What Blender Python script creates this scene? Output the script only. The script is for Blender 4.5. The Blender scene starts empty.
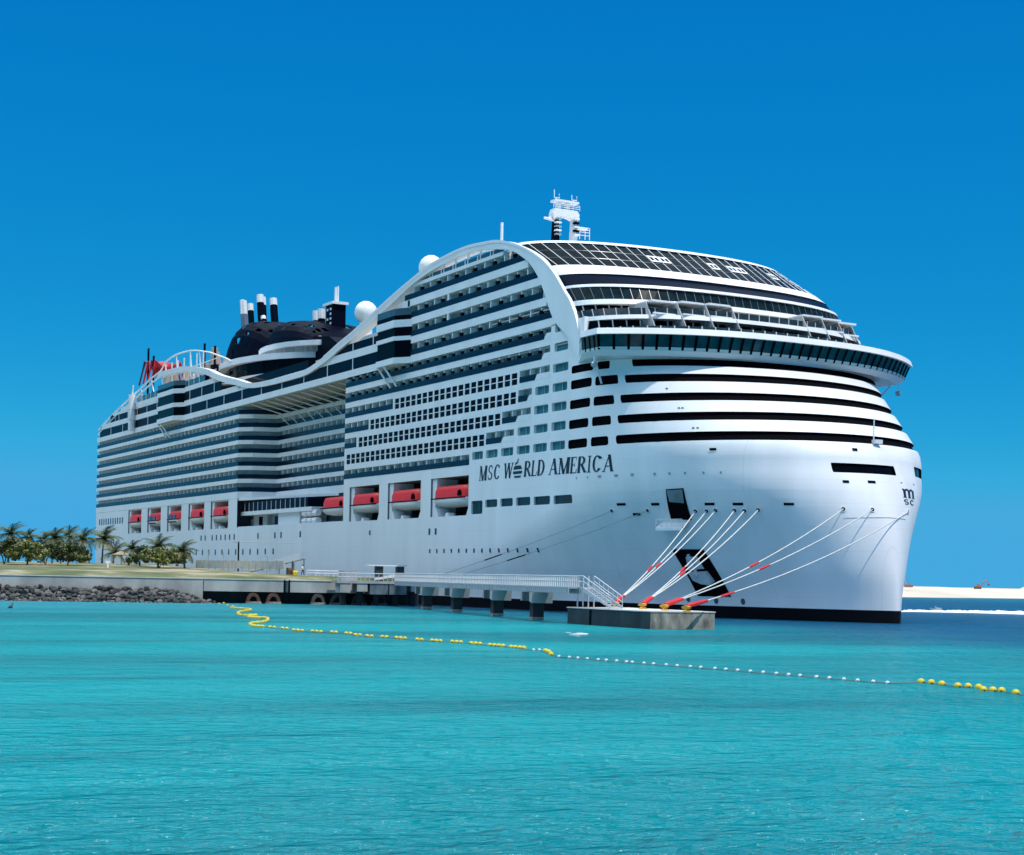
import bpy, bmesh, math, random
from mathutils import Vector, Matrix
R = math.radians
SC = bpy.context.scene
COL = SC.collection
random.seed(7)

# ------------------------------------------------------------------ camera
CAM_X, CAM_Y, CAM_H = 446.199, -133.5, 4.607
FPX, CX, HY = 1600.0, 512.0, 577.77
ALPHA = R(28.4572)
ROLL = math.atan(0.0205)
VD = Vector((-math.cos(ALPHA), math.sin(ALPHA), 0.0))
VR = Vector((math.sin(ALPHA), math.cos(ALPHA), 0.0))
cam_d = bpy.data.cameras.new("camera")
cam = bpy.data.objects.new("camera", cam_d)
COL.objects.link(cam)
up = Vector((0, 0, 1))
c_, s_ = math.cos(ROLL), math.sin(ROLL)
rx = VR * c_ + up * s_          # image right
uy = up * c_ - VR * s_          # image up
m = Matrix((rx, uy, -VD)).transposed().to_4x4()
m.translation = Vector((CAM_X, CAM_Y, CAM_H))
cam.matrix_world = m
cam_d.sensor_width = 36.0
cam_d.lens = 36.0 * FPX / 1024.0
cam_d.shift_y = (HY - 427.5) / 1024.0
cam_d.clip_start = 0.5
cam_d.clip_end = 60000
SC.camera = cam

# ------------------------------------------------------------------ sky, sun, exposure
SUN_EL, SUN_AZ = R(62), R(24)
SKY_TINT = (0.0569, 1.7392, 4.2694)            # azimuth measured from +X towards +Y
w = bpy.data.worlds.new("World"); SC.world = w; w.use_nodes = True
nt = w.node_tree; nt.nodes.clear()
sky = nt.nodes.new('ShaderNodeTexSky'); sky.sky_type = 'NISHITA'
sky.sun_disc = False
sky.sun_elevation = SUN_EL
sky.sun_rotation = R(90) - SUN_AZ
sky.altitude = 0; sky.air_density = 0.5; sky.dust_density = 0.0; sky.ozone_density = 8.0
sp_ = nt.nodes.new('ShaderNodeSeparateXYZ'); cb_ = nt.nodes.new('ShaderNodeCombineXYZ')
tn = nt.nodes.new('ShaderNodeVectorMath'); tn.operation = 'MULTIPLY'; tn.inputs[1].default_value = SKY_TINT
# added bright glow high in the unseen sky, lifts the shaded starboard side
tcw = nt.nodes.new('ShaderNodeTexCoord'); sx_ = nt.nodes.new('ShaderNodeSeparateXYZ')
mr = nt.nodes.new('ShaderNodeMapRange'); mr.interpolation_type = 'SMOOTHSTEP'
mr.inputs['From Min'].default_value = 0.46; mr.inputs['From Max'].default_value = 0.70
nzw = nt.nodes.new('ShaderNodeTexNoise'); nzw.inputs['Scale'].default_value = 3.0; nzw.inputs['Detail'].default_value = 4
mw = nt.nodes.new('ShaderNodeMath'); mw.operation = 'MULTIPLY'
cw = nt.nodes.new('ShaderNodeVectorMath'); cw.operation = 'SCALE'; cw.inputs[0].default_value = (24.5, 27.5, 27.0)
ad = nt.nodes.new('ShaderNodeVectorMath'); ad.operation = 'ADD'
bg = nt.nodes.new('ShaderNodeBackground'); bg.inputs['Strength'].default_value = 0.10
wo = nt.nodes.new('ShaderNodeOutputWorld')
L_ = nt.links.new
L_(sky.outputs[0], sp_.inputs[0]); L_(cb_.outputs[0], tn.inputs[0])
for ch, g_ in (('X', 2.5), ('Y', 0.62), ('Z', 0.27)):
    pw = nt.nodes.new('ShaderNodeMath'); pw.operation = 'POWER'; pw.inputs[1].default_value = g_
    L_(sp_.outputs[ch], pw.inputs[0])
    mn_ = nt.nodes.new('ShaderNodeMath'); mn_.operation = 'MINIMUM'; mn_.inputs[1].default_value = {'X': 10.5, 'Y': 2.30, 'Z': 99.0}[ch]
    L_(pw.outputs[0], mn_.inputs[0]); L_(mn_.outputs[0], cb_.inputs[ch])
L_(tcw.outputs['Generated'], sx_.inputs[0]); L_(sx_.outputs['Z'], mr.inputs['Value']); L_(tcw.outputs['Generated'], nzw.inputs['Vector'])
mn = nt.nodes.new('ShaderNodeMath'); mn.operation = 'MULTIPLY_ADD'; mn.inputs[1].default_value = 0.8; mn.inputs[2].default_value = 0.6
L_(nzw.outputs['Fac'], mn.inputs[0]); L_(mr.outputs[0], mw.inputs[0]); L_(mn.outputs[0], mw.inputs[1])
dp_ = nt.nodes.new('ShaderNodeVectorMath'); dp_.operation = 'DOT_PRODUCT'; dp_.inputs[1].default_value = (-0.78, -0.62, 0.0)   # the added glow is kept to the unseen sky at the viewer's left
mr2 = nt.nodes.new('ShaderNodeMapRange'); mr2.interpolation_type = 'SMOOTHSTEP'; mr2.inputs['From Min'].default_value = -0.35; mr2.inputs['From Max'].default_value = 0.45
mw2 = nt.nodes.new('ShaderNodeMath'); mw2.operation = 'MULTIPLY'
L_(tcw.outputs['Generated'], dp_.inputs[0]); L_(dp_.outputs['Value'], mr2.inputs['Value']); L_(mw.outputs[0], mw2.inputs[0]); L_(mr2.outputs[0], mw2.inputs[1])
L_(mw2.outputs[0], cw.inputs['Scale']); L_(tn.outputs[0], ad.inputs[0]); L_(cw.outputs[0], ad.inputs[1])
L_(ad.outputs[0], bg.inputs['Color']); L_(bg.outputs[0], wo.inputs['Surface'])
sl = bpy.data.lights.new("sun", 'SUN'); sl.energy = 3.9; sl.angle = R(0.5); sl.color = (1.0, 0.95, 0.88)
so = bpy.data.objects.new("sun", sl); COL.objects.link(so)
sd = Vector((math.cos(SUN_EL) * math.cos(SUN_AZ), math.cos(SUN_EL) * math.sin(SUN_AZ), math.sin(SUN_EL)))
so.rotation_euler = sd.to_track_quat('Z', 'Y').to_euler()
so.location = (300, 0, 150)
vs = SC.view_settings
vs.view_transform = 'Standard'; vs.look = 'None'; vs.gamma = 1.0; vs.exposure = 0.0; vs.use_curve_mapping = False

# ------------------------------------------------------------------ helpers
def unroll(px, py):
    dx, dy = px - CX, py - HY
    return dx * c_ + dy * s_, dx * s_ - dy * c_
def ray(px, py):
    u, v = unroll(px, py)
    return VD * FPX + VR * u + up * v
CP = Vector((CAM_X, CAM_Y, CAM_H))
def on_z(px, py, z=0.0):
    r = ray(px, py); return CP + r * ((z - CAM_H) / r.z)
def on_y(px, py, y):
    r = ray(px, py); return CP + r * ((y - CAM_Y) / r.y)
def at(px, py, depth):
    r = ray(px, py); return CP + r * (depth / FPX)

MATS = {}
def mat(name, col, rough=0.5, metal=0.0, noise=0.0, nscale=1.0, spec=0.5, col2=None, stretch=None, bump=0.0, emit=None, alpha=None):
    if name in MATS: return MATS[name]
    m = bpy.data.materials.new(name); m.use_nodes = True
    n = m.node_tree; b = n.nodes['Principled BSDF']
    b.inputs['Roughness'].default_value = rough
    b.inputs['Metallic'].default_value = metal
    b.inputs['Specular IOR Level'].default_value = spec
    c1 = (*col, 1)
    b.inputs['Base Color'].default_value = c1
    if noise > 0 or col2 is not None:
        tc = n.nodes.new('ShaderNodeTexCoord')
        mp = n.nodes.new('ShaderNodeMapping')
        if stretch: mp.inputs['Scale'].default_value = stretch
        nz = n.nodes.new('ShaderNodeTexNoise'); nz.inputs['Scale'].default_value = nscale
        nz.inputs['Detail'].default_value = 5
        n.links.new(tc.outputs['Object'], mp.inputs[0]); n.links.new(mp.outputs[0], nz.inputs['Vector'])
        rp = n.nodes.new('ShaderNodeValToRGB')
        rp.color_ramp.elements[0].position = 0.3; rp.color_ramp.elements[1].position = 0.7
        if col2 is None: col2 = tuple(max(0, x * (1 - noise)) for x in col)
        rp.color_ramp.elements[0].color = (*col2, 1); rp.color_ramp.elements[1].color = c1
        n.links.new(nz.outputs['Fac'], rp.inputs[0]); n.links.new(rp.outputs[0], b.inputs['Base Color'])
        if bump > 0:
            bp = n.nodes.new('ShaderNodeBump'); bp.inputs['Strength'].default_value = bump
            n.links.new(nz.outputs['Fac'], bp.inputs['Height']); n.links.new(bp.outputs[0], b.inputs['Normal'])
    MATS[name] = m
    return m

WHITE = mat('white_paint', (0.80, 0.80, 0.79), 0.38, noise=0.10, nscale=0.28, stretch=(1, 1, 0.12), bump=0.035, spec=0.35)
TRIM = mat('white_trim', (0.80, 0.80, 0.80), 0.4, noise=0.05, nscale=0.6)
def plated(base, name):
    """white hull paint with faint welded plate seams"""
    m = base.copy(); m.name = name; n = m.node_tree; b = n.nodes['Principled BSDF']; L = n.links.new
    tc = n.nodes.new('ShaderNodeTexCoord'); sx = n.nodes.new('ShaderNodeSeparateXYZ'); L(tc.outputs['Object'], sx.inputs[0])
    def seam(sock, period, width):
        f = n.nodes.new('ShaderNodeMath'); f.operation = 'PINGPONG'; f.inputs[1].default_value = period / 2; L(sock, f.inputs[0])
        g = n.nodes.new('ShaderNodeMath'); g.operation = 'LESS_THAN'; g.inputs[1].default_value = width; L(f.outputs[0], g.inputs[0]); return g.outputs[0]
    a = n.nodes.new('ShaderNodeMath'); a.operation = 'MAXIMUM'; L(seam(sx.outputs['Z'], 2.9, .035), a.inputs[0]); L(seam(sx.outputs['X'], 11.0, .05), a.inputs[1])
    nz = n.nodes.new('ShaderNodeTexNoise'); nz.inputs['Scale'].default_value = .15; L(tc.outputs['Object'], nz.inputs['Vector'])
    k = n.nodes.new('ShaderNodeMath'); k.operation = 'MULTIPLY'; L(a.outputs[0], k.inputs[0]); L(nz.outputs['Fac'], k.inputs[1])
    k2 = n.nodes.new('ShaderNodeMath'); k2.operation = 'MULTIPLY'; k2.inputs[1].default_value = .28; L(k.outputs[0], k2.inputs[0])
    mx = n.nodes.new('ShaderNodeMix'); mx.data_type = 'RGBA'; L(k2.outputs[0], mx.inputs[0]); L(b.inputs['Base Color'].links[0].from_socket, mx.inputs[6]); mx.inputs[7].default_value = (.42, .42, .41, 1)
    L(mx.outputs[2], b.inputs['Base Color']); return m
HULLW = plated(WHITE, 'hull_paint')
NAVY = mat('navy_glass', (0.003, 0.012, 0.032), 0.25, noise=0.5, nscale=0.25, spec=0.18)
DARK = mat('dark_glass', (0.003, 0.004, 0.007), 0.10, noise=0.4, nscale=0.4, spec=0.03)
BLACK = mat('black_paint', (0.0025, 0.0025, 0.004), 0.8, spec=0.03)
BOOT = mat('boot_paint', (0.003, 0.004, 0.007), 0.7, noise=0.3, nscale=0.3, spec=.1)
NAVYP = mat('navy_paint', (0.003, 0.005, 0.014), 0.5, noise=0.3, nscale=0.5, spec=0.02)
NAVYW = mat('navy_window', (0.002, 0.007, 0.022), 0.3, noise=0.4, nscale=0.12, spec=0.03)
TEAL = mat('teal_glass', (0.05, 0.20, 0.23), 0.2, noise=0.45, nscale=0.6, spec=0.3)
CABIN = mat('cabin_wall', (0.36, 0.47, 0.48), 0.35, noise=0.6, nscale=0.7)
GREYW = mat('grey_wall', (0.48, 0.48, 0.46), 0.5, noise=0.1, nscale=0.4)
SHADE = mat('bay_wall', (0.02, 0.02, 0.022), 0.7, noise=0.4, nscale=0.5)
BEIGE = mat('soffit', (0.40, 0.39, 0.34), 0.6, noise=0.08, nscale=0.3)
RED = mat('boat_red', (0.85, 0.014, 0.004), 0.45, noise=0.15, nscale=0.7)
GLAZE = mat('rail_glass', (0.06, 0.11, 0.13), 0.08, noise=0.3, nscale=0.6)
STEEL = mat('steel', (0.5, 0.5, 0.5), 0.35, 0.6)

class MB:
    """collects faces with a material slot each; build() links them as one mesh object"""
    def __init__(s): s.v = []; s.f = []; s.mi = []; s.mats = []
    def slot(s, m):
        if m not in s.mats: s.mats.append(m)
        return s.mats.index(m)
    def face(s, pts, m):
        i = len(s.v); s.v += [tuple(p) for p in pts]; s.f.append(tuple(range(i, i + len(pts)))); s.mi.append(s.slot(m))
    def box(s, x0, x1, y0, y1, z0, z1, m):
        i = len(s.v); k = s.slot(m)
        s.v += [(x, y, z) for z in (z0, z1) for x, y in ((x0, y0), (x1, y0), (x1, y1), (x0, y1))]
        for f in ((0, 3, 2, 1), (4, 5, 6, 7), (0, 1, 5, 4), (1, 2, 6, 5), (2, 3, 7, 6), (3, 0, 4, 7)):
            s.f.append(tuple(i + q for q in f)); s.mi.append(k)
    def prism(s, poly, axis, a, b, m):
        """poly: 2-D outline in the plane normal to axis ('x','y','z'), extruded a..b"""
        def P(p, t):
            return {'x': (t, p[0], p[1]), 'y': (p[0], t, p[1]), 'z': (p[0], p[1], t)}[axis]
        n = len(poly); i = len(s.v); k = s.slot(m)
        s.v += [P(p, a) for p in poly] + [P(p, b) for p in poly]
        s.f.append(tuple(range(i, i + n))); s.f.append(tuple(range(i + 2 * n - 1, i + n - 1, -1))); s.mi += [k, k]
        for q in range(n):
            s.f.append((i + q, i + n + q, i + n + (q + 1) % n, i + (q + 1) % n)); s.mi.append(k)
    def tube(s, pts, r, m, n=6, cap=True):
        pts = [Vector(p) for p in pts]; i0 = len(s.v); k = s.slot(m)
        rs = r if isinstance(r, (list, tuple)) else [r] * len(pts)
        for q, p in enumerate(pts):
            t = (pts[min(q + 1, len(pts) - 1)] - pts[max(q - 1, 0)]).normalized()
            a = t.orthogonal().normalized() if abs(t.z) > 0.95 else Vector((0, 0, 1)).cross(t).normalized()
            b = t.cross(a)
            for j in range(n):
                an = 2 * math.pi * j / n
                s.v.append(tuple(p + (a * math.cos(an) + b * math.sin(an)) * rs[q]))
        for q in range(len(pts) - 1):
            for j in range(n):
                s.f.append((i0 + q * n + j, i0 + q * n + (j + 1) % n, i0 + (q + 1) * n + (j + 1) % n, i0 + (q + 1) * n + j)); s.mi.append(k)
        if cap:
            s.f.append(tuple(i0 + j for j in range(n))[::-1]); s.mi.append(k)
            e = i0 + (len(pts) - 1) * n
            s.f.append(tuple(e + j for j in range(n))); s.mi.append(k)
    def lathe(s, prof, c, m, n=20, sx=1, sy=1):
        i0 = len(s.v); k = s.slot(m)
        for r, z in prof:
            for j in range(n):
                a = 2 * math.pi * j / n
                s.v.append((c[0] + r * math.cos(a) * sx, c[1] + r * math.sin(a) * sy, c[2] + z))
        for q in range(len(prof) - 1):
            for j in range(n):
                s.f.append((i0 + q * n + j, i0 + q * n + (j + 1) % n, i0 + (q + 1) * n + (j + 1) % n, i0 + (q + 1) * n + j)); s.mi.append(k)
    def ball(s, c, r, m, n=16, sx=1, sy=1, sz=1):
        s.lathe([(r * math.cos(a), r * sz * math.sin(a)) for a in [math.pi * (q / 10 - 0.5) for q in range(11)]], c, m, n, sx, sy)
    def grid(s, rows, m):
        """rows: list of equal-length point lists; shared vertices, so it can be shaded smooth"""
        i0 = len(s.v); k = s.slot(m); n = len(rows[0])
        for r in rows: s.v += [tuple(p) for p in r]
        for a in range(len(rows) - 1):
            for b in range(n - 1):
                s.f.append((i0 + a * n + b, i0 + a * n + b + 1, i0 + (a + 1) * n + b + 1, i0 + (a + 1) * n + b)); s.mi.append(k)
    def build(s, name, parent=None, smooth=False, kind=None):
        me = bpy.data.meshes.new(name); me.from_pydata(s.v, [], s.f)
        for m in s.mats: me.materials.append(m)
        me.polygons.foreach_set('material_index', s.mi)
        if smooth: me.polygons.foreach_set('use_smooth', [True] * len(s.f))
        me.validate(); me.update()
        o = bpy.data.objects.new(name, me); COL.objects.link(o)
        if parent: o.parent = parent
        if kind: o['kind'] = kind
        return o

def tag(o, label=None, cat=None, group=None, kind=None):
    if label: o['label'] = label
    if cat: o['category'] = cat
    if group: o['group'] = group
    if kind: o['kind'] = kind
    return o
def thing(name, label, cat, loc=(0, 0, 0), rz=0.0, group=None):
    o = bpy.data.objects.new(name, None); COL.objects.link(o)
    o.location = loc; o.rotation_euler = (0, 0, rz); o.empty_display_size = 0.5
    return tag(o, label, cat, group)
def copy_tree(o, parent=None):
    c = o.copy(); COL.objects.link(c)
    if parent: c.parent = parent
    for ch in list(o.children): copy_tree(ch, c)
    return c
# ------------------------------------------------------------------ the cruise ship (bow towards +X, origin at the stern waterline)
ship = thing('cruise_ship', 'huge white cruise ship with navy balcony rows moored at the quay', 'cruise ship', (0, 0, 0))
HB, US, UL, UE = 23.5, 266.0, 40.0, 612.0
TAB = [(-2, 298.2, 205, 2.2, 1.30), (0, 298.2, 205, 2.2, 1.30), (3, 298.0, 212, 2.1, 1.36), (6.5, 297.6, 225, 2.05, 1.48),
       (12.5, 296.2, 248, 2.0, 1.64), (16, 294.9, 258, 2.0, 1.75), (19, 293.4, 261, 2.0, 1.88), (22.3, 291.6, 262, 2.0, 2.0), (33.6, 277.5, 262, 2.0, 2.0)]
def prm(z):
    z = max(TAB[0][0], min(TAB[-1][0], z))
    for a, b in zip(TAB, TAB[1:]):
        if z <= b[0]:
            k = TAB.index(a); p_, n_ = TAB[max(0, k - 1)], TAB[min(len(TAB) - 1, k + 2)]; h = b[0] - a[0]; t = (z - a[0]) / h; o = []
            for i in range(1, 5):                       # smooth (Hermite) blend between the stations
                m0 = (b[i] - p_[i]) / (b[0] - p_[0]); m1 = (n_[i] - a[i]) / (n_[0] - a[0])
                o.append((2*t**3 - 3*t**2 + 1) * a[i] + (t**3 - 2*t**2 + t) * h * m0 + (-2*t**3 + 3*t**2) * b[i] + (t**3 - t**2) * h * m1)
            return o
    return TAB[-1][1:]
def S(u, z):
    sg = -1
    if u > US + UL: u = 2 * (US + UL) - u; sg = 1
    xs, x0, n, m = prm(z)
    def yy(x):
        if x <= x0: return HB
        t = min(1, (x - x0) / (xs - x0)); return HB * max(0, 1 - t ** n) ** (1 / m)
    if u <= US: return Vector((u, sg * yy(u), z))
    y = yy(US) * (1 - (u - US) / UL)
    x = x0 + (xs - x0) * max(0, 1 - (y / HB) ** m) ** (1 / n)
    return Vector((x, sg * y, z))
def SN(u, z):
    e = 0.15
    du = S(u + e, z) - S(u - e, z); dz = S(u, z + e) - S(u, z - e)
    return du.cross(dz).normalized()
def SO(u, z, o=0.03): return S(u, z) + SN(u, z) * o

LV = [21.65 + 2.73 * k for k in range(7)] + [40.8, 43.9, 47.0, 50.1]
FRAC = {}
OPEN = []       # (u0,u1,z0,z1) holes of the main shell
def hole(u0, u1, z0, z1): OPEN.append((u0, u1, z0, z1))

def opening(name, u0, u1, z0, z1, depth, back, reveal=None, r=0.0, parent=None, surf=S, norm=SN, nu=None, bars=None, label=None):
    """a hole in a wall: reveals, a back panel, optional chamfer pieces and mullions, as one mesh"""
    reveal = reveal or WHITE
    nu = nu or max(1, int((u1 - u0) / 2.0)) if u1 > 258 else 1
    b = MB()
    us = [u0 + (u1 - u0) * i / nu for i in range(nu + 1)]
    f0 = [surf(u, z0) for u in us]; f1 = [surf(u, z1) for u in us]
    b0 = [surf(u, z0) - norm(u, z0) * depth for u in us]; b1 = [surf(u, z1) - norm(u, z1) * depth for u in us]
    for i in range(nu):
        b.face((b0[i], b0[i + 1], b1[i + 1], b1[i]), back)
        b.face((f0[i], f0[i + 1], b0[i + 1], b0[i]), reveal)
        b.face((b1[i], b1[i + 1], f1[i + 1], f1[i]), reveal)
    b.face((f0[0], b0[0], b1[0], f1[0]), reveal)
    b.face((b0[-1], f0[-1], f1[-1], b1[-1]), reveal)
    if r > 0:
        for ua, du in ((u0, 1), (u1, -1)):
            for za, dz in ((z0, 1), (z1, -1)):
                q = 0.293
                ru = r * (.35 if ua > 265.5 else 1)
                P = [surf(ua, za), surf(ua + du * ru, za), surf(ua + du * ru * q, za + dz * r * q), surf(ua, za + dz * r)]
                if du * dz < 0: P = P[::-1]
                b.face(P, WHITE)
    if bars:
        for kind, t in bars:
            if kind == 'h':
                z = z0 + (z1 - z0) * t
                b.face([surf(u0, z - .06) - norm(u0, z) * .08, surf(u1, z - .06) - norm(u1, z) * .08, surf(u1, z + .06) - norm(u1, z) * .08, surf(u0, z + .06) - norm(u0, z) * .08], reveal)
            else:
                u = u0 + (u1 - u0) * t
                b.face([surf(u - .07, z0) - norm(u, z0) * .3, surf(u + .07, z0) - norm(u, z0) * .3, surf(u + .07, z1) - norm(u, z1) * .3, surf(u - .07, z1) - norm(u, z1) * .3], CABIN)
    o = b.build(name, parent or ship)
    if label: o['label'] = label
    return o

PART = []       # balcony partitions: (camera distance, list of boxes)
def partition(x, y0, y1, z0, z1, big=True):
    d = (Vector((x, y0, z0)) - CP).length
    PART.append((d, (x - .11, x + .11, y0, y1, z0, z1)))

# --- holes of the shell
hole(-1, 179.2, 20.15, 60); hole(120.5, 179.2, 13.98, 60)
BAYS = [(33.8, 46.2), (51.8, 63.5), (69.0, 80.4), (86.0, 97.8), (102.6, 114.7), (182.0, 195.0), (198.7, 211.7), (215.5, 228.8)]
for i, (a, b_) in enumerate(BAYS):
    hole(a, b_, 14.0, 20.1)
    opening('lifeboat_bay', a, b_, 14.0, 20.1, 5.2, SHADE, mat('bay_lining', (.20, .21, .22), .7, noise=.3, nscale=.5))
# forward balcony rows: (row, x0, x1, x of the end of the navy railing)
FROWS = [(0, 179.2, 228.8, 228.8), (1, 179.2, 179.25, 179.25), (2, 179.2, 184.6, 184.6), (3, 179.2, 189.9, 189.9), (4, 179.2, 200.0, 200.0),
         (1, 234.2, 242.9, 239.0), (2, 239.2, 247.8, 243.4), (3, 244.0, 248.0, 246.6), (4, 244.3, 253.0, 248.8), (5, 179.2, 253.0, 250.6), (6, 179.2, 253.2, 251.2)]
for k, a, b_, e in FROWS:
    if b_ - a < 1: continue
    L = LV[k]; t = L + 1.75 if k else L + 1.6
    hole(a, b_, L, t)
    opening('balcony_recess', a, b_, L, t, .95, CABIN)
    r = MB()
    r.box(a + .01, e, -23.53, -23.45, L + .002, L + .86, NAVY)
    n = max(1, round((b_ - a) / 3.05))
    for j in range(1, n):
        x = a + (b_ - a) * j / n
        partition(x, -23.38, -22.6, L + .01, t - .01)
        if k >= 5 or True:
            if x < e - .3 and k >= 5: r.box(x - .32, x + .32, -23.52, -23.2, L + .86, L + 1.32, BLACK)
    r.build('balcony_railing', ship)
    if b_ - e > .5:
        q = MB(); q.prism([(e, L + .002), (b_, L + .002), (b_, L + .8), (e + .7, L + .8)], 'y', -23.52, -23.4, WHITE); q.build('balustrade', ship)
# cabin windows, four rows of narrow double panes
for k, a, b_ in [(1, 180.2, 233.6), (2, 185.6, 238.6), (3, 190.6, 243.3), (4, 200.8, 243.6)]:
    n = round((b_ - a + .46) / 2.13); st = (b_ - a + .46) / n
    for j in range(n):
        u = a + j * st; z0 = LV[k] - .12; wd = st - .46
        if j % 9 == 4: wd -= .0
        hole(u, u + wd, z0, z0 + 1.72)
        opening('cabin_window', u, u + wd, z0, z0 + 1.72, .09, [DARK, NAVYW, DARK][(j * 7 + k) % 3], bars=[('h', .52)])
# teal balcony openings near the bow, then the black ones
for k, ws in {4: [(253.9, 258.1)], 3: [(249.0, 252.9), (253.9, 257.9)], 2: [(248.8, 252.8), (253.8, 257.8)], 1: [(244.0, 247.7), (248.8, 252.7), (253.8, 257.7)],
              0: [(229.8, 233.3), (234.3, 238.0), (239.1, 242.8), (243.9, 247.7), (248.7, 252.6), (253.6, 257.6)]}.items():
    z0 = 22.28 + 2.68 * k + .05
    for a, b_ in ws:
        hole(a, b_, z0, z0 + 1.2)
        opening('balcony_opening', a, b_, z0, z0 + 1.2, .45, TEAL, TRIM, r=.25, bars=[('v', .55)])
for z0, z1, a, b_ in [(35.9, 37.1, 254.2, 257.9), (38.6, 39.7, 254.3, 258.0)]:
    hole(a, b_, z0, z1); opening('balcony_opening', a, b_, z0, z1, .45, TEAL, TRIM, r=.2)
for k, (a, b_, c, d) in enumerate([(258.5, 263.4, 264.3, 266.48), (258.6, 263.6, 264.45, 266.7), (258.75, 263.9, 264.65, 267.05), (258.9, 264.1, 264.8, 267.6), (259.0, 264.3, 265.0, 266.7)]):
    z0 = 22.22 + 2.68 * k
    for p, q in ((a, b_), (c, d)):
        z1 = min(z0 + 1.22, 33.55 if k < 4 else 34.0)
        if k == 4: z0, z1 = 32.4, 33.45
        hole(p, q, z0, z1)
        opening('bow_window', p, q, z0, z1, .25, BLACK, BLACK, r=.3)
# five dark bands round the front
for k in range(5):
    z0 = [22.26, 24.95, 27.62, 30.28, 32.5][k]; z1 = [23.42, 26.05, 28.72, 31.36, 33.5][k]
    a = [266.95, 267.2, 267.65, 268.42, 269.7][k]
    hole(a, UE - a, z0, z1)
    opening('bow_gallery', a, UE - a, z0, z1, .35, BLACK, BLACK, r=.35, nu=44)
# row of windows below the name, forward mooring deck windows
for a, b_, z0, z1 in [(229.8, 233.5, 14.1, 16.1), (234.4, 238.2, 15.0, 16.15), (239.2, 243.0, 14.98, 16.15), (244.0, 248.2, 14.96, 16.15), (249.2, 253.8, 14.9, 16.1), (254.8, 259.7, 14.86, 16.05)]:
    hole(a, b_, z0, z1); opening('mooring_deck_window', a, b_, z0, z1, .3, mat('deep_teal', (.006, .024, .027), .3, noise=.6, nscale=.9), TRIM, r=.28, bars=[('v', .35), ('v', .7)] if a < 230 else None)
hole(296.0, 312.5, 18.35, 19.55); opening('bow_window', 296.0, 312.5, 18.35, 19.55, .3, DARK, DARK, r=.4, nu=12)
hole(322.0, 331.5, 18.6, 19.9); opening('bow_window', 322.0, 331.5, 18.6, 19.9, .3, DARK, DARK, r=.3, nu=8)
# the bow beyond the bridge front stops at the bridge soffit; upper corner left to the bridge
hole(262.0, UE - 262.0, 33.58, 60)

# --- the shell itself
def shell():
    us = set([0.0, UE]); zs = set([-2.0, 1.55, 39.75])
    for a, b_, z0, z1 in OPEN:
        for u in (a, b_):
            if 0 <= u <= UE: us.add(round(u, 4))
        for z in (z0, z1):
            if -2 <= z <= 39.75: zs.add(round(z, 4))
    for q in range(0, 240, 12): us.add(float(q)); us.add(UE - q)
    q = 240.0
    while q < 372: us.add(q); q += 1.0 if 290 < q < 322 else 1.5
    q = -1.0
    while q < 34: zs.add(q); q += .9
    def clean(v, e):
        v = sorted(v); hard = sorted(set([round(t, 4) for o in OPEN for t in (o[:2] if v[-1] > 100 else o[2:])])); out = []
        import bisect
        for t in v:
            if t not in hs_: 
                i = bisect.bisect(hard, t); near = [h for h in hard[max(0, i - 1):i + 1] if abs(h - t) < e and abs(h - t) > 1e-6]
                if near: continue
            out.append(t)
        return out
    hs_ = set(round(t, 4) for o in OPEN for t in o) | {0.0, UE, -2.0, 1.55, 39.75}
    us = clean(us, .35); zs = clean(zs, .2)
    b = MB(); wi, bi = b.slot(HULLW), b.slot(BOOT); idx = {}
    def V(i, j):
        if (i, j) not in idx: idx[(i, j)] = len(b.v); b.v.append(tuple(S(us[i], zs[j])))
        return idx[(i, j)]
    for i in range(len(us) - 1):
        uc = (us[i] + us[i + 1]) / 2
        cand = [o for o in OPEN if o[0] < uc < o[1]]
        for j in range(len(zs) - 1):
            zc = (zs[j] + zs[j + 1]) / 2
            if any(o[2] < zc < o[3] for o in cand): continue
            b.f.append((V(i, j), V(i + 1, j), V(i + 1, j + 1), V(i, j + 1))); b.mi.append(bi if zc < 1.55 else wi)
    b.face([(0, -HB, -2), (0, -HB, 20.15), (0, HB, 20.15), (0, HB, -2)], WHITE)
    o = b.build('hull', ship, smooth=True)
    return o
hull = shell()
d_ = MB()
d_.box(119.2, 181, -23.3, 21.6, 13.7, 13.97, GREYW)         # boat deck in the recess
d_.build('boat_deck', ship)

# --- inner blocks that carry the balconies
c = MB()
c.box(.8, 119.4, -22.55, 21.7, 20.2, 39.7, CABIN); c.box(.3, 120.3, -23.3, 21.5, 19.9, 20.2, WHITE)
c.build('cabin_block', ship)
c = MB(); c.box(119.4, 181.0, -15.55, 21.7, 13.98, 39.7, CABIN); c.build('cabin_block', ship)
c = MB(); c.box(181.0, 261.9, -21.6, 21.7, 20.2, 39.7, CABIN); c.box(206, 250, -22.35, 21.7, 39.7, 46.0, CABIN); c.box(206, 245, -22.35, 21.7, 46.0, 52.0, CABIN); c.build('cabin_block', ship)

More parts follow.
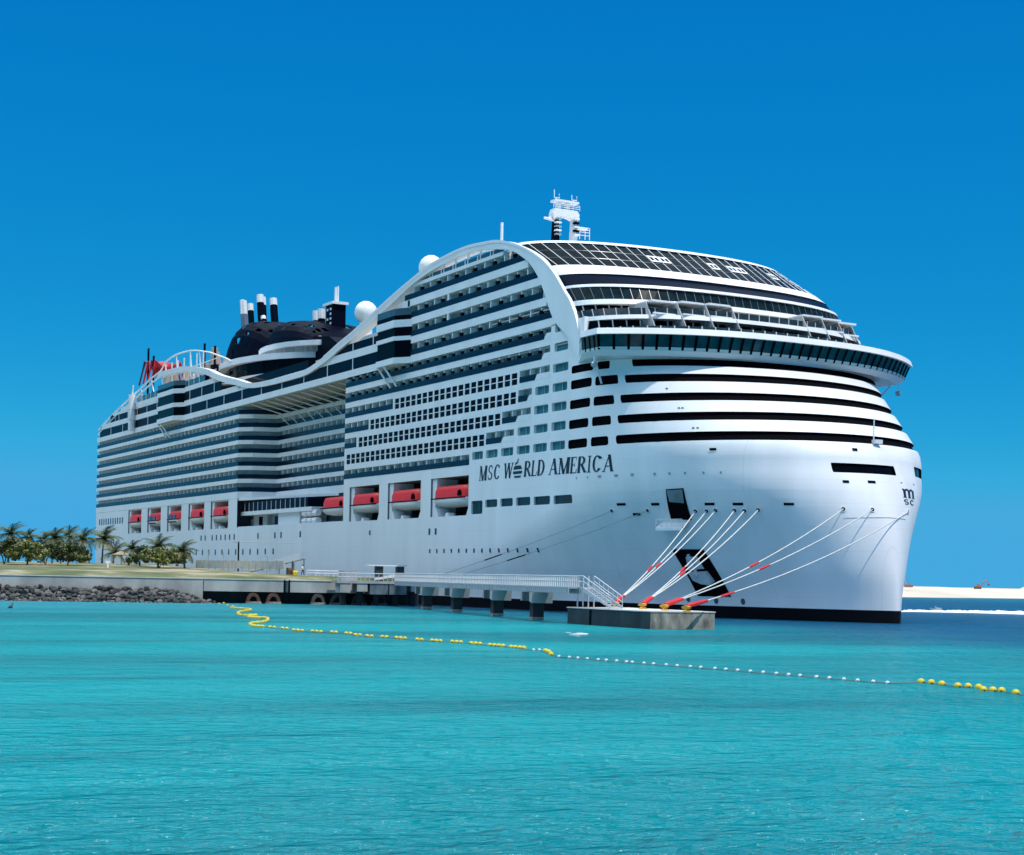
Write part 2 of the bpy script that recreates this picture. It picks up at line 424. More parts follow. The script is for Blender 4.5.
# --- aft and recess balconies follow one stepped path
PO = [(-.3, -23.5), (120.3, -23.5), (123.0, -21.2), (125.2, -16.5), (179.2, -16.5)]
PI_ = [(-.3, -22.6), (119.7, -22.6), (122.2, -20.6), (124.3, -15.6), (179.2, -15.6)]
for k in range(7):
    L = LV[k]
    q = MB(); q.prism(PO + PI_[::-1], 'z', L - .86 if k else L - 1.45, L, WHITE); q.build('balcony_slab', ship)
    r = MB(); rail = [(x, y + .04) for x, y in PO]; rail2 = [(x - .02, y + .12) for x, y in PO]
    r.prism(rail + rail2[::-1], 'z', L + .003, L + .95, NAVY); r.build('balcony_railing', ship)
    x = 1.5
    while x < 119:
        partition(x, -23.35, -22.56, L + .01, L + 1.86); x += 2.95
    x = 128.0
    while x < 179 and k < 6:
        partition(x, -16.35, -15.56, L + .01, L + 1.86); x += 2.95
q = MB(); q.prism([(119.45, -22.6), (119.7, -22.6), (122.2, -20.6), (124.3, -15.6), (119.45, -15.6)], 'z', 20.2, 39.7, mat('curved_cabin_wall', (.30, .35, .36), .4, noise=.4, nscale=.5, stretch=(1, 1, .1))); q.build('cabin_wall', ship)

# --- promenade decks above
q = MB()
q.box(-.4, 206.0, -23.56, -22.2, 39.78, 41.0, WHITE)
q.box(-.4, 206.0, -22.2, 21.7, 39.78, 39.9, WHITE)
q.build('deck_fascia', ship)
q = MB(); q.box(120.9, 179.4, -23.4, -14.7, 39.60, 39.77, BEIGE); q.build('soffit', ship)
def strip(name, x0, x1, z0, z1, y=-23.4, step=12.0, m=NAVYW, th=.1):
    o = MB(); o.box(x0, x1, y, y + th, z0, z1, m); g = o.build(name, ship)
    p = MB(); x = x0 + step
    while x < x1 - 1: p.box(x - .14, x + .14, y - .05, y + .05, z0, z1, TRIM); x += step
    if p.v: p.build('mullion', g)
    return g
strip('promenade_window', 2.0, 197.0, 41.0, 43.05)
q = MB(); q.box(5, 119.5, -23.5, -22.4, 43.05, 44.3, WHITE); q.box(119.5, 165, -23.45, -22.4, 43.05, 43.5, WHITE); q.box(165, 197, -23.5, -22.4, 43.05, 44.4, WHITE); q.box(20, 206, -22.4, 21, 43.1, 43.3, GREYW); q.build('deck_fascia', ship)
strip('promenade_window', 13.0, 108, 44.3, 46.4, step=9.0)
strip('promenade_window', 173.0, 197, 44.4, 45.8, step=9.0)
q = MB(); q.box(24, 103, -23.48, -22.4, 46.4, 47.5, WHITE); q.box(30, 100, -22.4, 20, 46.6, 46.8, GREYW); q.build('deck_fascia', ship)
strip('deck_railing', 40, 96, 47.5, 48.9, m=GLAZE, step=4.0, th=.05)
# diagonal struts under the overhang
sb = MB(); sb.box(125.5, 179.2, -16.75, -16.4, 37.15, 37.95, TRIM); sb.build('strut_beam', ship)
for j in range(11):
    x = 129.5 + j * 4.75
    s = MB(); s.tube([(x - 2.6, -23.1, 39.62), (x, -16.6, 37.6)], .14, TRIM, 5); s.tube([(x + 1.2, -18.3, 37.5), (x + 2.6, -16.62, 35.4)], .12, TRIM, 5); s.build('strut', ship)

# --- upper front block with the big suites (rows 7-10)
UR = [(7, 206.1, 253.2, 42.75), (8, 206.0, 250.5, 45.85), (9, 205.9, 248.9, 48.95), (10, 204.0, 245.0, 52.0)]
for k, a, b_, t in UR:
    L = LV[k]; e = b_
    q = MB()
    q.box(a - 1.0 if k > 8 else 196.5, b_ + 1.2, -23.5, -21.75, L - 1.15, L, WHITE); q.build('balcony_slab', ship)
    r = MB(); r.box(a, e, -23.52, -23.44, L + .003, L + .9, NAVY)
    n = round((b_ - a) / 3.1)
    for j in range(0, n + 1):
        x = a + (b_ - a) * j / n
        if j == 0 or (k in (8, 9) and abs(x - 220.4) < 1.6):
            continue
        partition(x, -23.38, -22.36, L + .01, t - .1)
        if j % 2 == 0: r.box(x - .35, x + .35, -23.5, -23.1, L + .9, L + 1.45, BLACK)
    r.build('balcony_railing', ship)
q = MB()
q.box(203.0, 238.5, -23.5, -21.7, 52.0, 52.55, WHITE); q.box(205.2, 206.0, -23.5, -21.75, 41.0, 50.0, WHITE)
q.box(220.1, 220.6, -23.51, -23.2, 43.9, 48.9, WHITE); q.box(196.5, 206, -22.3, 21, 39.9, 47.6, CABIN); q.build('side_trim', ship)
q = MB()
x = 205.5
while x < 239: q.box(x - .12, x + .12, -23.3, -23.0, 52.55, 54.4 if 212 < x < 234 else 53.3, TRIM); x += 4.2
q.build('deck_post', ship)
strip('deck_railing', 204.5, 238, 52.55, 53.3, y=-23.2, m=GLAZE, step=4.2, th=.05)
q = MB(); q.box(206, 238, -20.8, 20.8, 52.0, 52.5, GREYW); q.build('upper_deck', ship)

# --- the white wave that runs along the top edge
OUT = [(60, 53.2), (72, 52.8), (83, 52.2), (98, 50), (107, 47.8), (120, 45.4), (128, 43.9), (139, 43.4), (153, 43.3), (161, 43.5), (169, 44.8), (176, 46.4), (183.5, 47.9), (198, 51.3), (206, 53.0), (213, 54.3), (220, 55), (227, 55.2), (233, 54.8), (237.4, 54.3), (242, 53.1), (245.6, 51.8), (248.5, 50.5), (251.4, 48.9), (254.2, 46.8), (257, 44), (258.7, 42.3), (260.5, 39.5), (261.8, 36), (262.0, 33.7)]
INN = [(59, 52.0), (71.5, 51.6), (82.5, 51.0), (97.3, 48.8), (106.4, 46.6), (119.5, 44.2), (127.6, 42.9), (139, 42.3), (153, 42.2), (161.2, 42.4), (169.6, 43.7), (176.6, 45.2), (184, 46.7), (199, 50.2), (206.5, 52.1), (213, 53.2), (220, 53.8), (227, 54), (231, 53.9), (235, 53.4), (239.9, 52.5), (242.6, 51.7), (244.5, 50.8), (246.9, 49.5), (248.9, 47.8), (250.5, 46.1), (251.9, 43.9), (253.4, 41.6), (254.7, 39.9), (255.1, 39.75)]
def smooth(P, n=4):
    o = []
    for i in range(len(P) - 1):
        p0, p1, p2, p3 = P[max(0, i - 1)], P[i], P[i + 1], P[min(len(P) - 1, i + 2)]
        for j in range(n):
            t = j / n
            o.append(tuple(.5 * (2 * b + (c - a) * t + (2 * a - 5 * b + 4 * c - d) * t * t + (3 * b - a - 3 * c + d) * t ** 3) for a, b, c, d in zip(p0, p1, p2, p3)))
    return o + [P[-1]]
OS, IS = smooth(OUT), smooth(INN)
for sg in (-1, 1):
    q = MB(); y0, y1 = sg * 23.85, sg * 22.35
    q.grid([[(x, y0, z) for x, z in IS], [(x, y0, z) for x, z in OS]], WHITE)
    q.grid([[(x, y1, z) for x, z in OS], [(x, y1, z) for x, z in IS]], WHITE)
    q.grid([[(x, y0, z) for x, z in OS], [(x, y1, z) for x, z in OS]], WHITE)
    q.grid([[(x, y1, z) for x, z in IS], [(x, y0, z) for x, z in IS]], WHITE)
    # raised lip on the outer edge of the arch
    q.grid([[(x, y0 - sg * -.12, z + .05) for x, z in OS[40:]], [(x, y0 - sg * -.12, z - .35) for x, z in OS[40:]]], TRIM)
    q.build('side_arch', ship)
q = MB(); q.prism([(254.2, 39.75), (253.9, 40.4), (253.8, 42.8), (251.6, 45.9), (249.8, 48.0), (246.2, 51.0), (247, 51), (251, 48.5), (255.5, 44), (258, 41), (260.4, 38.8)], 'y', -23.6, -22.5, WHITE)
q.build('side_panel', ship)

# --- partitions: the hundred nearest one by one, the rest as one
PART.sort(key=lambda t: t[0])
for d, bx in PART[:100]:
    q = MB(); q.box(*bx, TRIM); q.build('balcony_partition', ship)
q = MB()
for d, bx in PART[100:]: q.box(*bx, TRIM)
q.build('balcony_partition', ship, kind='stuff')

# --- front terraces above the bridge
def xarch(z):
    for (xa, za), (xb, zb) in zip(OUT[17:], OUT[18:]):
        if zb <= z <= za: return xb + (xa - xb) * (z - zb) / (za - zb)
    return 262.0 if z < 40 else 235.0
def plan(z, xa, hw=23.4, p=2.3, n=48, x0=None):
    x0 = xarch(z) - .6 if x0 is None else x0
    o = []
    for i in range(n + 1):
        a = math.pi * (i / n - .5); y = hw * math.sin(a)
        o.append((x0 + (xa - x0) * max(0, 1 - (abs(y) / hw) ** p) ** .5, y))
    return o
def front(name, z0, z1, xa0, xa1, m, th=.6, hw=23.4, x00=None, x01=None, parent=None, deck=None, smooth_=False):
    A, B = plan(z0, xa0, hw, x0=x00), plan(z1, xa1, hw, x0=x01)
    q = MB()
    fa = [(x, y, z0) for x, y in A]; fb = [(x, y, z1) for x, y in B]
    ia = [(x - th, y * (1 - th / 40), z0) for x, y in A]; ib = [(x - th, y * (1 - th / 40), z1) for x, y in B]
    q.grid([fa, fb], m); q.grid([fb, ib], m); q.grid([ib, ia], m); q.grid([ia, fa], m)
    return q.build(name, parent or ship)
def mullions(name, z0, z1, xa0, xa1, n, wd, m, parent, hw=23.4, out=.06, x00=None, x01=None, seg=None, r=1.0):
    A, B = plan(z0, xa0, hw, n=480, x0=x00), plan(z1, xa1, hw, n=480, x0=x01)
    # equal steps along the curve
    acc = [0]
    for a, b in zip(A, A[1:]): acc.append(acc[-1] + math.dist(a, b))
    res = []
    for j in range(1, n):
        t = acc[-1] * j / n; i = min(range(len(acc)), key=lambda q: abs(acc[q] - t)); i = max(1, min(479, i))
        tg = Vector((A[i + 1][0] - A[i - 1][0], A[i + 1][1] - A[i - 1][1])).normalized(); no = Vector((tg.y, -tg.x))
        b = MB()
        def P(base, z, s, o): return (base[0] + tg.x * s + no.x * o, base[1] + tg.y * s + no.y * o, z)
        c = [P(A[i], z0, -wd, out), P(A[i], z0, wd, out), P(A[i], z0, wd, -.1), P(A[i], z0, -wd, -.1), P(B[i], z1, -wd, out), P(B[i], z1, wd, out), P(B[i], z1, wd, -.1), P(B[i], z1, -wd, -.1)]
        for f in ((0, 3, 2, 1), (4, 5, 6, 7), (0, 1, 5, 4), (1, 2, 6, 5), (2, 3, 7, 6), (3, 0, 4, 7)): b.face([c[k] for k in f], m)
        res.append((b, A[i], B[i]))
        b.build(name, parent)
    return res
def deckplate(z, xa, hw=23.3, m=GREYW, th=.15):
    q = MB(); q.prism([(235, -hw)] + [(x, y) for x, y in plan(z, xa, hw)] + [(235, hw)], 'z', z - th, z, m); q.build('terrace_deck', ship)

deckplate(36.95, 276.0); 
g = front('terrace_glazing', 36.95, 39.2, 270.5, 270.2, DARK); mullions('window_post', 36.95, 39.2, 270.5, 270.2, 30, .09, TRIM, g)
g = front('terrace_railing', 36.95, 37.95, 275.6, 275.6, mat('dark_rail', (.03, .045, .05), .2, noise=.6, nscale=1.2), th=.08); mullions('rail_post', 36.95, 38.0, 275.6, 275.6, 34, .08, mat('grey_trim', (.45, .46, .46), .4), g)
front('terrace_slab', 39.2, 39.75, 272.8, 272.6, WHITE, th=3.0)
deckplate(39.7, 271.5)
g = front('terrace_glazing', 39.75, 41.6, 266.2, 265.9, DARK); mullions('window_post', 39.75, 41.6, 266.2, 265.9, 30, .09, GREYW, g)
g = front('terrace_railing', 39.75, 40.75, 271.6, 271.6, mat('dark_rail', (.03, .045, .05)), th=.08); mullions('rail_post', 39.75, 40.8, 271.6, 271.6, 34, .06, GREYW, g)
front('terrace_slab', 41.6, 42.3, 268.2, 267.8, WHITE, th=3.0)
deckplate(42.25, 266.5)
g = front('observation_glazing', 42.3, 44.3, 266.0, 265.2, mat('obs_glass', (.010, .026, .034), .12, noise=.6, nscale=.8, spec=.04)); mullions('window_post', 42.3, 44.3, 266.0, 265.2, 40, .035, mat('grey_bar', (.10, .12, .13), .3), g)
front('terrace_edge', 44.3, 44.7, 265.6, 265.4, WHITE, th=1.2)
front('observation_glazing', 44.7, 46.5, 264.3, 261.8, NAVYW)
front('front_band', 46.5, 48.15, 262.2, 258.8, WHITE, th=1.0)
g = front('skylight', 48.15, 52.6, 258.3, 251.6, mat('skylight_glass', (.003, .009, .013), .1, noise=.7, nscale=.35, spec=.01), th=.3)
rb = mullions('skylight_rib', 48.15, 52.62, 258.3, 251.6, 30, .06, mat('rib_grey', (.55, .57, .58), .4), g, out=.10)
for j in (9, 10, 15, 17, 18, 22):
    if j >= len(rb): continue
    A, B = rb[j][1], rb[j][2]; A2, B2 = rb[j + 1][1] if j + 1 < len(rb) else A, rb[j + 1][2] if j + 1 < len(rb) else B
    h = MB()
    def q3(s, t, o=.1): 
        a = Vector((A[0] + (A2[0] - A[0]) * s, A[1] + (A2[1] - A[1]) * s, 48.15)); b = Vector((B[0] + (B2[0] - B[0]) * s, B[1] + (B2[1] - B[1]) * s, 52.6))
        p = a.lerp(b, t); return (p.x + o, p.y, p.z + o)
    for s0, s1, t0, t1 in ((.02, 1.0, .38, .44), (.02, 1.0, .58, .64), (.0, .14, .38, .64), (.86, 1.0, .38, .64), (.43, .57, .44, .58)):
        h.face([q3(s0, t0), q3(s1, t0), q3(s1, t1), q3(s0, t1)], TRIM)
    h.build('roof_hatch', g)
for t in (.33, .66):
    za = 48.15 + 4.45 * t; xa = 258.3 - 6.7 * t
    front('glazing_bar', za, za + .08, xa + .06, xa, mat('grey_bar', (.10, .12, .13), .3), th=.12, parent=g, x00=(xarch(48.15) - .6) * (1 - t) + (xarch(52.6) - .6) * t, x01=(xarch(48.15) - .6) * (1 - t) + (xarch(52.6) - .6) * t)
front('roof_edge', 52.6, 53.05, 251.9, 251.4, WHITE, th=1.6)
q = MB(); q.prism([(212, -22.0)] + [(x, y) for x, y in plan(52.9, 251, 22.0)] + [(212, 22.0)], 'z', 52.65, 52.95, WHITE); q.build('roof', ship)

# suites with white frames on the terraces
def suite(ya, yb):
    q = MB(); n = 3
    for j in range(n + 1):
        y = ya + (yb - ya) * j / n; k = max(0, 1 - (abs(y) / 23.4) ** 2.3) ** .5
        xb = 262 + (264.5 - 262) * k; xf = 262 + (273.6 - 262) * k
        q.prism([(xb, 37.0), (xf + .6, 37.0), (xf + .6, 37.2), (xf - 2.2, 41.5), (xb, 41.58)], 'y', y - .06, y + .06, mat('fin_grey', (.42, .42, .41), .5, noise=.2, nscale=.8))
    for j in range(n):
        y0 = ya + (yb - ya) * j / n; y1 = ya + (yb - ya) * (j + 1) / n; ym = (y0 + y1) / 2; k = max(0, 1 - (abs(ym) / 23.4) ** 2.3) ** .5
        xf = 262 + (273.4 - 262) * k
        q.box(xf - 7, xf - 1.8, y0 + .15, y1 - .15, 41.5, 41.75, TRIM)
        q.box(xf - 6.0, xf - 4.4, y0 + .15, y1 - .15, 39.8, 41.3, mat('suite_wall', (.55, .50, .46), .6, noise=.2, nscale=.8))
        q.box(xf - 1.6, xf - 1.2, y0 + .15, y1 - .15, 39.78, 40.0, TRIM)
        q.box(xf - 4.4, xf - 4.3, y0 + .6, y0 + 2.0, 39.8, 41.1, DARK)
    o = q.build('suite_terrace', ship)
suite(-17.5, -6.0); suite(6.0, 17.5)

# --- navigation bridge with wings
def bplan(xa, hw, tip=270.3, n=40):
    o = []
    for i in range(n + 1):
        y = -hw + 2 * hw * i / n; t = abs(y) / hw
        o.append((tip + (xa - tip) * max(0, 1 - t ** 2.6), y))
    return o
def bslab(name, z0, z1, xa0, xa1, hw0, hw1, m, t0=270.3, t1=270.3):
    A, B = bplan(xa0, hw0, tip=t0), bplan(xa1, hw1, tip=t1)
    q = MB(); n = len(A)
    q.grid([[(x, y, z0) for x, y in A], [(x, y, z1) for x, y in B]], m)
    def ring(A, hw, t, z): return [(x, y, z) for x, y in A] + [(t - 4.2, hw, z), (261.0, 23.6, z), (261.0, -23.6, z), (t - 4.2, -hw, z)]
    a, b = ring(A, hw0, t0, z0), ring(B, hw1, t1, z1); N = len(a)
    q.face(a[::-1], m); q.face(b, m)
    for i in range(n - 1, N): j = (i + 1) % N; q.face([a[i], a[j], b[j], b[i]], m)
    return q.build(name, ship)
bslab('bridge_floor', 33.62, 34.25, 277.4, 277.9, 25.0, 26.0, TRIM, t0=269.2, t1=269.9)
gl = bslab('bridge_window', 34.25, 36.15, 278.0, 279.0, 25.8, 26.3, mat('bridge_glass', (.006, .085, .105), .1, noise=.55, nscale=.5, spec=.2), t0=269.7, t1=270.3)
bslab('pale_pane_strip', 34.2, 34.62, 278.06, 278.30, 25.84, 25.95, mat('pale_pane', (.45, .62, .62), .4), t0=269.75, t1=269.9)  # added strip paints the pale reflected look of the lower panes
bslab('bridge_roof', 36.15, 36.95, 279.5, 279.2, 26.7, 26.5, WHITE, t0=270.6, t1=270.4)
A, B = bplan(278.12, 25.83, tip=269.8, n=34), bplan(279.12, 26.33, tip=270.4, n=34)
for i in range(35):
    j = max(0, min(33, i)); tx, ty = A[j + 1][0] - A[j][0], A[j + 1][1] - A[j][1]; l = math.hypot(tx, ty); tx /= l; ty /= l
    q = MB(); wd = .17
    q.face([(A[i][0] - tx * wd, A[i][1] - ty * wd, 34.26), (A[i][0] + tx * wd, A[i][1] + ty * wd, 34.26), (B[i][0] + tx * wd, B[i][1] + ty * wd, 36.14), (B[i][0] - tx * wd, B[i][1] - ty * wd, 36.14)], BLACK)
    q.face([(A[i][0] - .25, A[i][1], 34.26), (A[i][0], A[i][1], 34.26), (B[i][0], B[i][1], 36.14), (B[i][0] - .25, B[i][1], 36.14)], BLACK)
    q.build('window_post', gl)
for sg in (-1, 1):
    for i in range(1, 4):
        x = 270.0 - i * 1.15; q = MB(); q.face([(x - .15, sg * 25.86, 34.26), (x + .15, sg * 25.86, 34.26), (x + .55, sg * 26.36, 36.14), (x + .25, sg * 26.36, 36.14)][::-sg], BLACK); q.build('window_post', gl)
for sg in (-1, 1):
    q = MB(); q.tube([(266, sg * 23.0, 30.5), (267.6, sg * 25.2, 33.6)], .16, TRIM, 6); q.tube([(268.6, sg * 25.8, 33.7), (268.6, sg * 25.8, 32.9)], .07, TRIM, 5); q.ball((268.6, sg * 25.8, 32.5), .42, STEEL, 8); q.build('wing_bracket', ship)
q = MB(); q.box(262.05, 262.3, -23.6, 23.6, 33.6, 39.8, WHITE); q.build('bridge_bulkhead', ship)
q = MB(); q.prism([(262.1, -23.3)] + [tuple(S(u, 33.55).xy) for u in range(263, 350, 3)] + [(262.1, 23.3)], 'z', 33.45, 33.6, GREYW); q.build('bridge_soffit', ship)
# ------------------------------------------------------------------ lettering on the bow
def lettering(name, shapes, parent, m, o=.035):
    """shapes: convex polygons in hull coordinates (u, z)"""
    b = MB()
    for p in shapes: b.face([SO(u, z, o) for u, z in p], m)
    return b.build(name, parent)
def q_line(x0, y0, x1, y1, w0, w1=None):
    w1 = w0 if w1 is None else w1
    return [(x0 - w0 / 2, y0), (x0 + w0 / 2, y0), (x1 + w1 / 2, y1), (x1 - w1 / 2, y1)]
def q_box(x0, x1, y0, y1): return [(x0, y0), (x1, y0), (x1, y1), (x0, y1)]
def arc(cx, cy, a, b, ta, tb, d0, d1, n=14):
    o = []
    for i in range(n):
        p, q = R(d0 + (d1 - d0) * i / n), R(d0 + (d1 - d0) * (i + 1) / n)
        o.append([(cx + a * math.cos(p), cy + b * math.sin(p)), (cx + a * math.cos(q), cy + b * math.sin(q)),
                  (cx + (a - ta) * math.cos(q), cy + (b - tb) * math.sin(q)), (cx + (a - ta) * math.cos(p), cy + (b - tb) * math.sin(p))])
    return o
def serif(x, y, w=.3): return [q_box(x - w / 2, x + w / 2, y - .0 if y < .5 else y - .045, y + .045 if y < .5 else y)]
GL = {
 'M': [q_line(.13, 0, .13, 1, .085), q_line(.50, 0, .16, 1, .20), q_line(.50, 0, .84, 1, .095), q_line(.86, 0, .86, 1, .26)] + serif(.13, 0, .26) + serif(.86, 0, .34) + serif(.10, 1, .22) + serif(.9, 1, .26),
 'S': arc(.5, .74, .36, .26, .17, .08, 30, 270) + arc(.5, .26, .40, .26, .19, .08, -150, 90) + [q_box(.14, .2, .06, .32), q_box(.76, .82, .70, .94)],
 'C': arc(.55, .5, .48, .5, .25, .075, 38, 322, 22),
 'W': [q_line(.28, 0, .10, 1, .16), q_line(.28, 0, .48, 1, .085), q_line(.68, 0, .50, 1, .16), q_line(.68, 0, .90, 1, .085)] + serif(.1, 1, .26) + serif(.5, 1, .26) + serif(.9, 1, .24),
 'R': [q_line(.2, 0, .2, 1, .26)] + arc(.42, .74, .4, .26, .23, .075, -90, 90) + [q_box(.2, .45, .48, .53), q_box(.2, .45, .95, 1), q_line(.86, 0, .46, .5, .26)] + serif(.2, 0, .36) + serif(.9, 0, .24),
 'L': [q_line(.25, 0, .25, 1, .26), q_box(.1, .88, 0, .055), q_line(.88, 0, .94, .28, .085)] + serif(.25, 1, .4),
 'D': [q_line(.2, 0, .2, 1, .26), q_box(.2, .45, 0, .05), q_box(.2, .45, .95, 1)] + arc(.42, .5, .52, .5, .25, .075, -90, 90, 18),
 'A': [q_line(.1, 0, .5, 1, .085), q_line(.84, 0, .5, 1, .26), q_box(.26, .70, .30, .35)] + serif(.1, 0, .26) + serif(.86, 0, .36),
 'E': [q_line(.25, 0, .25, 1, .26), q_box(.08, .88, 0, .055), q_box(.08, .84, .945, 1), q_box(.25, .66, .48, .53), q_line(.9, 0, .96, .26, .085), q_line(.82, 1, .84, .76, .05), q_line(.66, .38, .66, .63, .05)],
 'I': [q_line(.5, 0, .5, 1, .36)] + serif(.5, 0, .8) + serif(.5, 1, .8),
}
def word(chars, z0, z1, slant=.13):
    o = []; h = z1 - z0
    for ch, a, b in chars:
        for p in GL[ch]:
            q = [(a + (b - a) * x + slant * h * (y - .3), z0 + h * y) for x, y in p]
            o.append([(u if u < US else US + (u - US) / 2.5, z) for u, z in q])       # even spacing on round the bow
    return o
INK = mat('ink', (.006, .010, .022), .4)
ZA, ZB = 18.95, 21.05
def zb_(u): return 19.05 - .27 * max(0, (u - 245) / 21) ** 1.3
for ch, a, b_ in [('M', 232.27, 234.7), ('S', 234.9, 236.7), ('C', 236.85, 238.9), ('W', 240.05, 242.9), ('R', 246.15, 248.35), ('L', 248.3, 250.0), ('D', 250.05, 252.2),
          ('A', 253.4, 255.8), ('M', 255.95, 258.95), ('E', 259.05, 260.95), ('R', 261.0, 263.4), ('I', 263.45, 264.45), ('C', 264.6, 266.45), ('A', 266.5, 268.05)]:
    lettering('letter', word([(ch, a, b_)], zb_(a), zb_(a) + 2.2, .13 if b_ < 267 else .05), ship, INK)
gl_ = []                                   # the striped globe that stands for the O
for za, zb in ((19.0, 19.28), (19.55, 19.95), (20.2, 20.75)):
    def hw(z): return 1.35 * max(0.02, 1 - ((z - 19.9) / 1.1) ** 2) ** .5
    N = 6
    for i in range(N):
        z0_, z1_ = za + (zb - za) * i / N, za + (zb - za) * (i + 1) / N
        gl_.append([(244.3 - hw(z0_), z0_), (244.3 + hw(z0_), z0_), (244.3 + hw(z1_), z1_), (244.3 - hw(z1_), z1_)])
gl_ += [[(243.3, 20.85), (244.1, 21.0), (244.7, 21.4), (243.7, 21.2)], [(244.0, 21.35), (244.4, 21.42), (244.75, 21.8), (244.3, 21.65)]]
lettering('globe_emblem', gl_, ship, INK)
e_ = []
for x in (314.1, 316.3, 318.5): e_.append(q_box(x - .55, x + .55, 15.62, 16.6))
for x in (315.3, 317.5): e_ += [[(a, b) for a, b in p] for p in arc(x, 16.3, 1.35, .48, .7, .22, 0, 180, 8)]
e_ += [q_box(313.2, 315.0, 15.6, 15.68), q_box(315.6, 317.1, 15.6, 15.68), q_box(317.8, 319.4, 15.6, 15.68), q_box(313.2, 314.2, 16.6, 16.72)]
e_ += arc(314.4, 15.22, 1.2, .2, .6, .11, 30, 270, 8) + arc(314.4, 14.93, 1.2, .2, .6, .11, -150, 90, 8) + arc(317.6, 15.08, 1.35, .35, .65, .12, 40, 320, 12)
e_ += [q_box(313.4, 320.2, 17.42, 17.54)]
lettering('bow_emblem', e_, ship, INK)

# ------------------------------------------------------------------ hull fittings
def patch(name, u0, u1, z0, z1, m, o=.05, parent=None):
    b = MB(); n = max(1, int((u1 - u0) / 1.5)); us = [u0 + (u1 - u0) * i / n for i in range(n + 1)]
    b.grid([[SO(u, z0, o) for u in us], [SO(u, z1, o) for u in us]], m); return b.build(name, parent or ship)
for u, z in [(274.7, 13.5), (276.0, 13.5), (277.1, 13.55), (279.5, 13.55), (280.8, 13.5), (282.7, 13.6), (296.4, 13.8), (302.4, 13.8), (314.7, 13.8), (266.5, 13.7), (269.6, 13.65)]:
    n = SN(u, z); p = S(u, z); b = MB(); t1 = n.cross(Vector((0, 0, 1))).normalized(); t2 = t1.cross(n)
    ring = lambda r, o: [p + n * o + t1 * r * math.cos(i * math.pi / 6) + t2 * r * math.sin(i * math.pi / 6) for i in range(13)]
    b.grid([ring(.34, .0), ring(.34, .08), ring(.25, .08), ring(.25, .03)], TRIM); b.face(ring(.26, .02)[:12], BLACK); b.build('fairlead', ship)
for a, b_, z in [(267.0, 267.7, 14.5), (270.0, 270.8, 14.42), (275.8, 277.0, 14.35), (279.3, 280.7, 14.33), (286.5, 288.1, 14.33), (268.2, 268.9, 13.2), (297.5, 298.8, 17.2), (303.1, 305.0, 17.28), (276.4, 277.3, 21.1), (301.6, 302.8, 21.33)]:
    patch('hull_slot', a, b_, z - .16, z + .16, BLACK)
for u, z in [(273.6, 29.3), (274.2, 26.6), (274.7, 26.6), (275.0, 23.9), (275.6, 23.9)]: patch('hull_slot', u, u + .3, z - .07, z + .07, BLACK)
for u in (260.9, 263.6, 266.0, 267.0, 268.2, 270.2, 271.7, 273.4, 275.6, 277.8): patch('hull_vent', u - .12, u + .12, 18.05, 18.35, mat('vent_grey', (.25, .3, .32), .4))
# small ports along the side
pts = [(191.4, 11.9, .28, .8), (215.3, 11.7, .3, 1.0), (217.6, 11.7, .3, 1.0)] + [(215.6 + j * 2.58, 8.6, .22, .62) for j in range(14)]
for j in range(13): pts.append((88 + j * 4.6, 8.9, .35, 1.15))
pts += [(a, 12.1, .35, 1.15) for a in (96, 99, 104, 107, 110, 113, 116, 119, 134, 144, 147.5, 158)] + [(4 + j * 2.4, 17.6, .5, 1.6) for j in range(11)] + [(5 + j * 2.4, 12.0, .4, 1.2) for j in range(7)] + [(40 + j * 3.0, 9.4, .4, 1.1) for j in range(9)]
for u, z, w_, h in pts:
    patch('porthole', u - w_, u + w_, z - h / 2, z + h / 2, mat('port_glass', (.012, .03, .045), .2))
# side door with a platform, anchor recess with its anchor
b = MB(); o = .04
def quad_on(b, c, m, o, n=5):
    rows = []
    for i in range(n + 1):
        t_ = i / n; l = [c[0][k] + (c[3][k] - c[0][k]) * t_ for k in (0, 1)]; r_ = [c[1][k] + (c[2][k] - c[1][k]) * t_ for k in (0, 1)]
        rows.append([SO(l[0] + (r_[0] - l[0]) * j / n, l[1] + (r_[1] - l[1]) * j / n, o) for j in range(n + 1)])
    b.grid(rows, m)
quad_on(b, [(271.9, 12.5), (274.2, 12.4), (273.3, 16.35), (271.4, 16.25)], BLACK, .05)
quad_on(b, [(271.85, 14.7), (273.45, 14.5), (273.2, 16.2), (271.5, 16.15)], mat('door_panel', (.20, .26, .28), .5, noise=.4, nscale=.8), .10)
dr = b.build('side_door', ship)
n = SN(272, 12.3); t = n.cross(Vector((0, 0, 1))).normalized(); p0 = S(272.2, 12.1); b = MB()
def pp(s, d, z): return p0 + t * s + n * d + Vector((0, 0, z))
b.face([pp(-2, 0, .0), pp(2, 0, 0), pp(2, 1.5, 0), pp(-2, 1.5, 0)], TRIM); b.face([pp(-2, 1.5, -.35), pp(2, 1.5, -.35), pp(2, 1.5, 0), pp(-2, 1.5, 0)], TRIM); b.face([pp(-2, 0, -.7), pp(2, 0, -.7), pp(2, 1.5, -.35), pp(-2, 1.5, -.35)], TRIM)
for s in (-2, -1.2, -.4, .4, 1.2, 2): b.tube([pp(s, 1.45, 0), pp(s, 1.45, 1.05)], .04, TRIM, 4)
b.tube([pp(-2, 1.45, 1.05), pp(2, 1.45, 1.05)], .04, TRIM, 4); b.tube([pp(-2, 1.45, .55), pp(2, 1.45, .55)], .03, TRIM, 4); b.build('door_platform', ship)
b = MB()
A0 = [(271.3, 8.75), (275.0, 8.8), (277.9, 2.8), (273.4, 2.75)]
rows = []
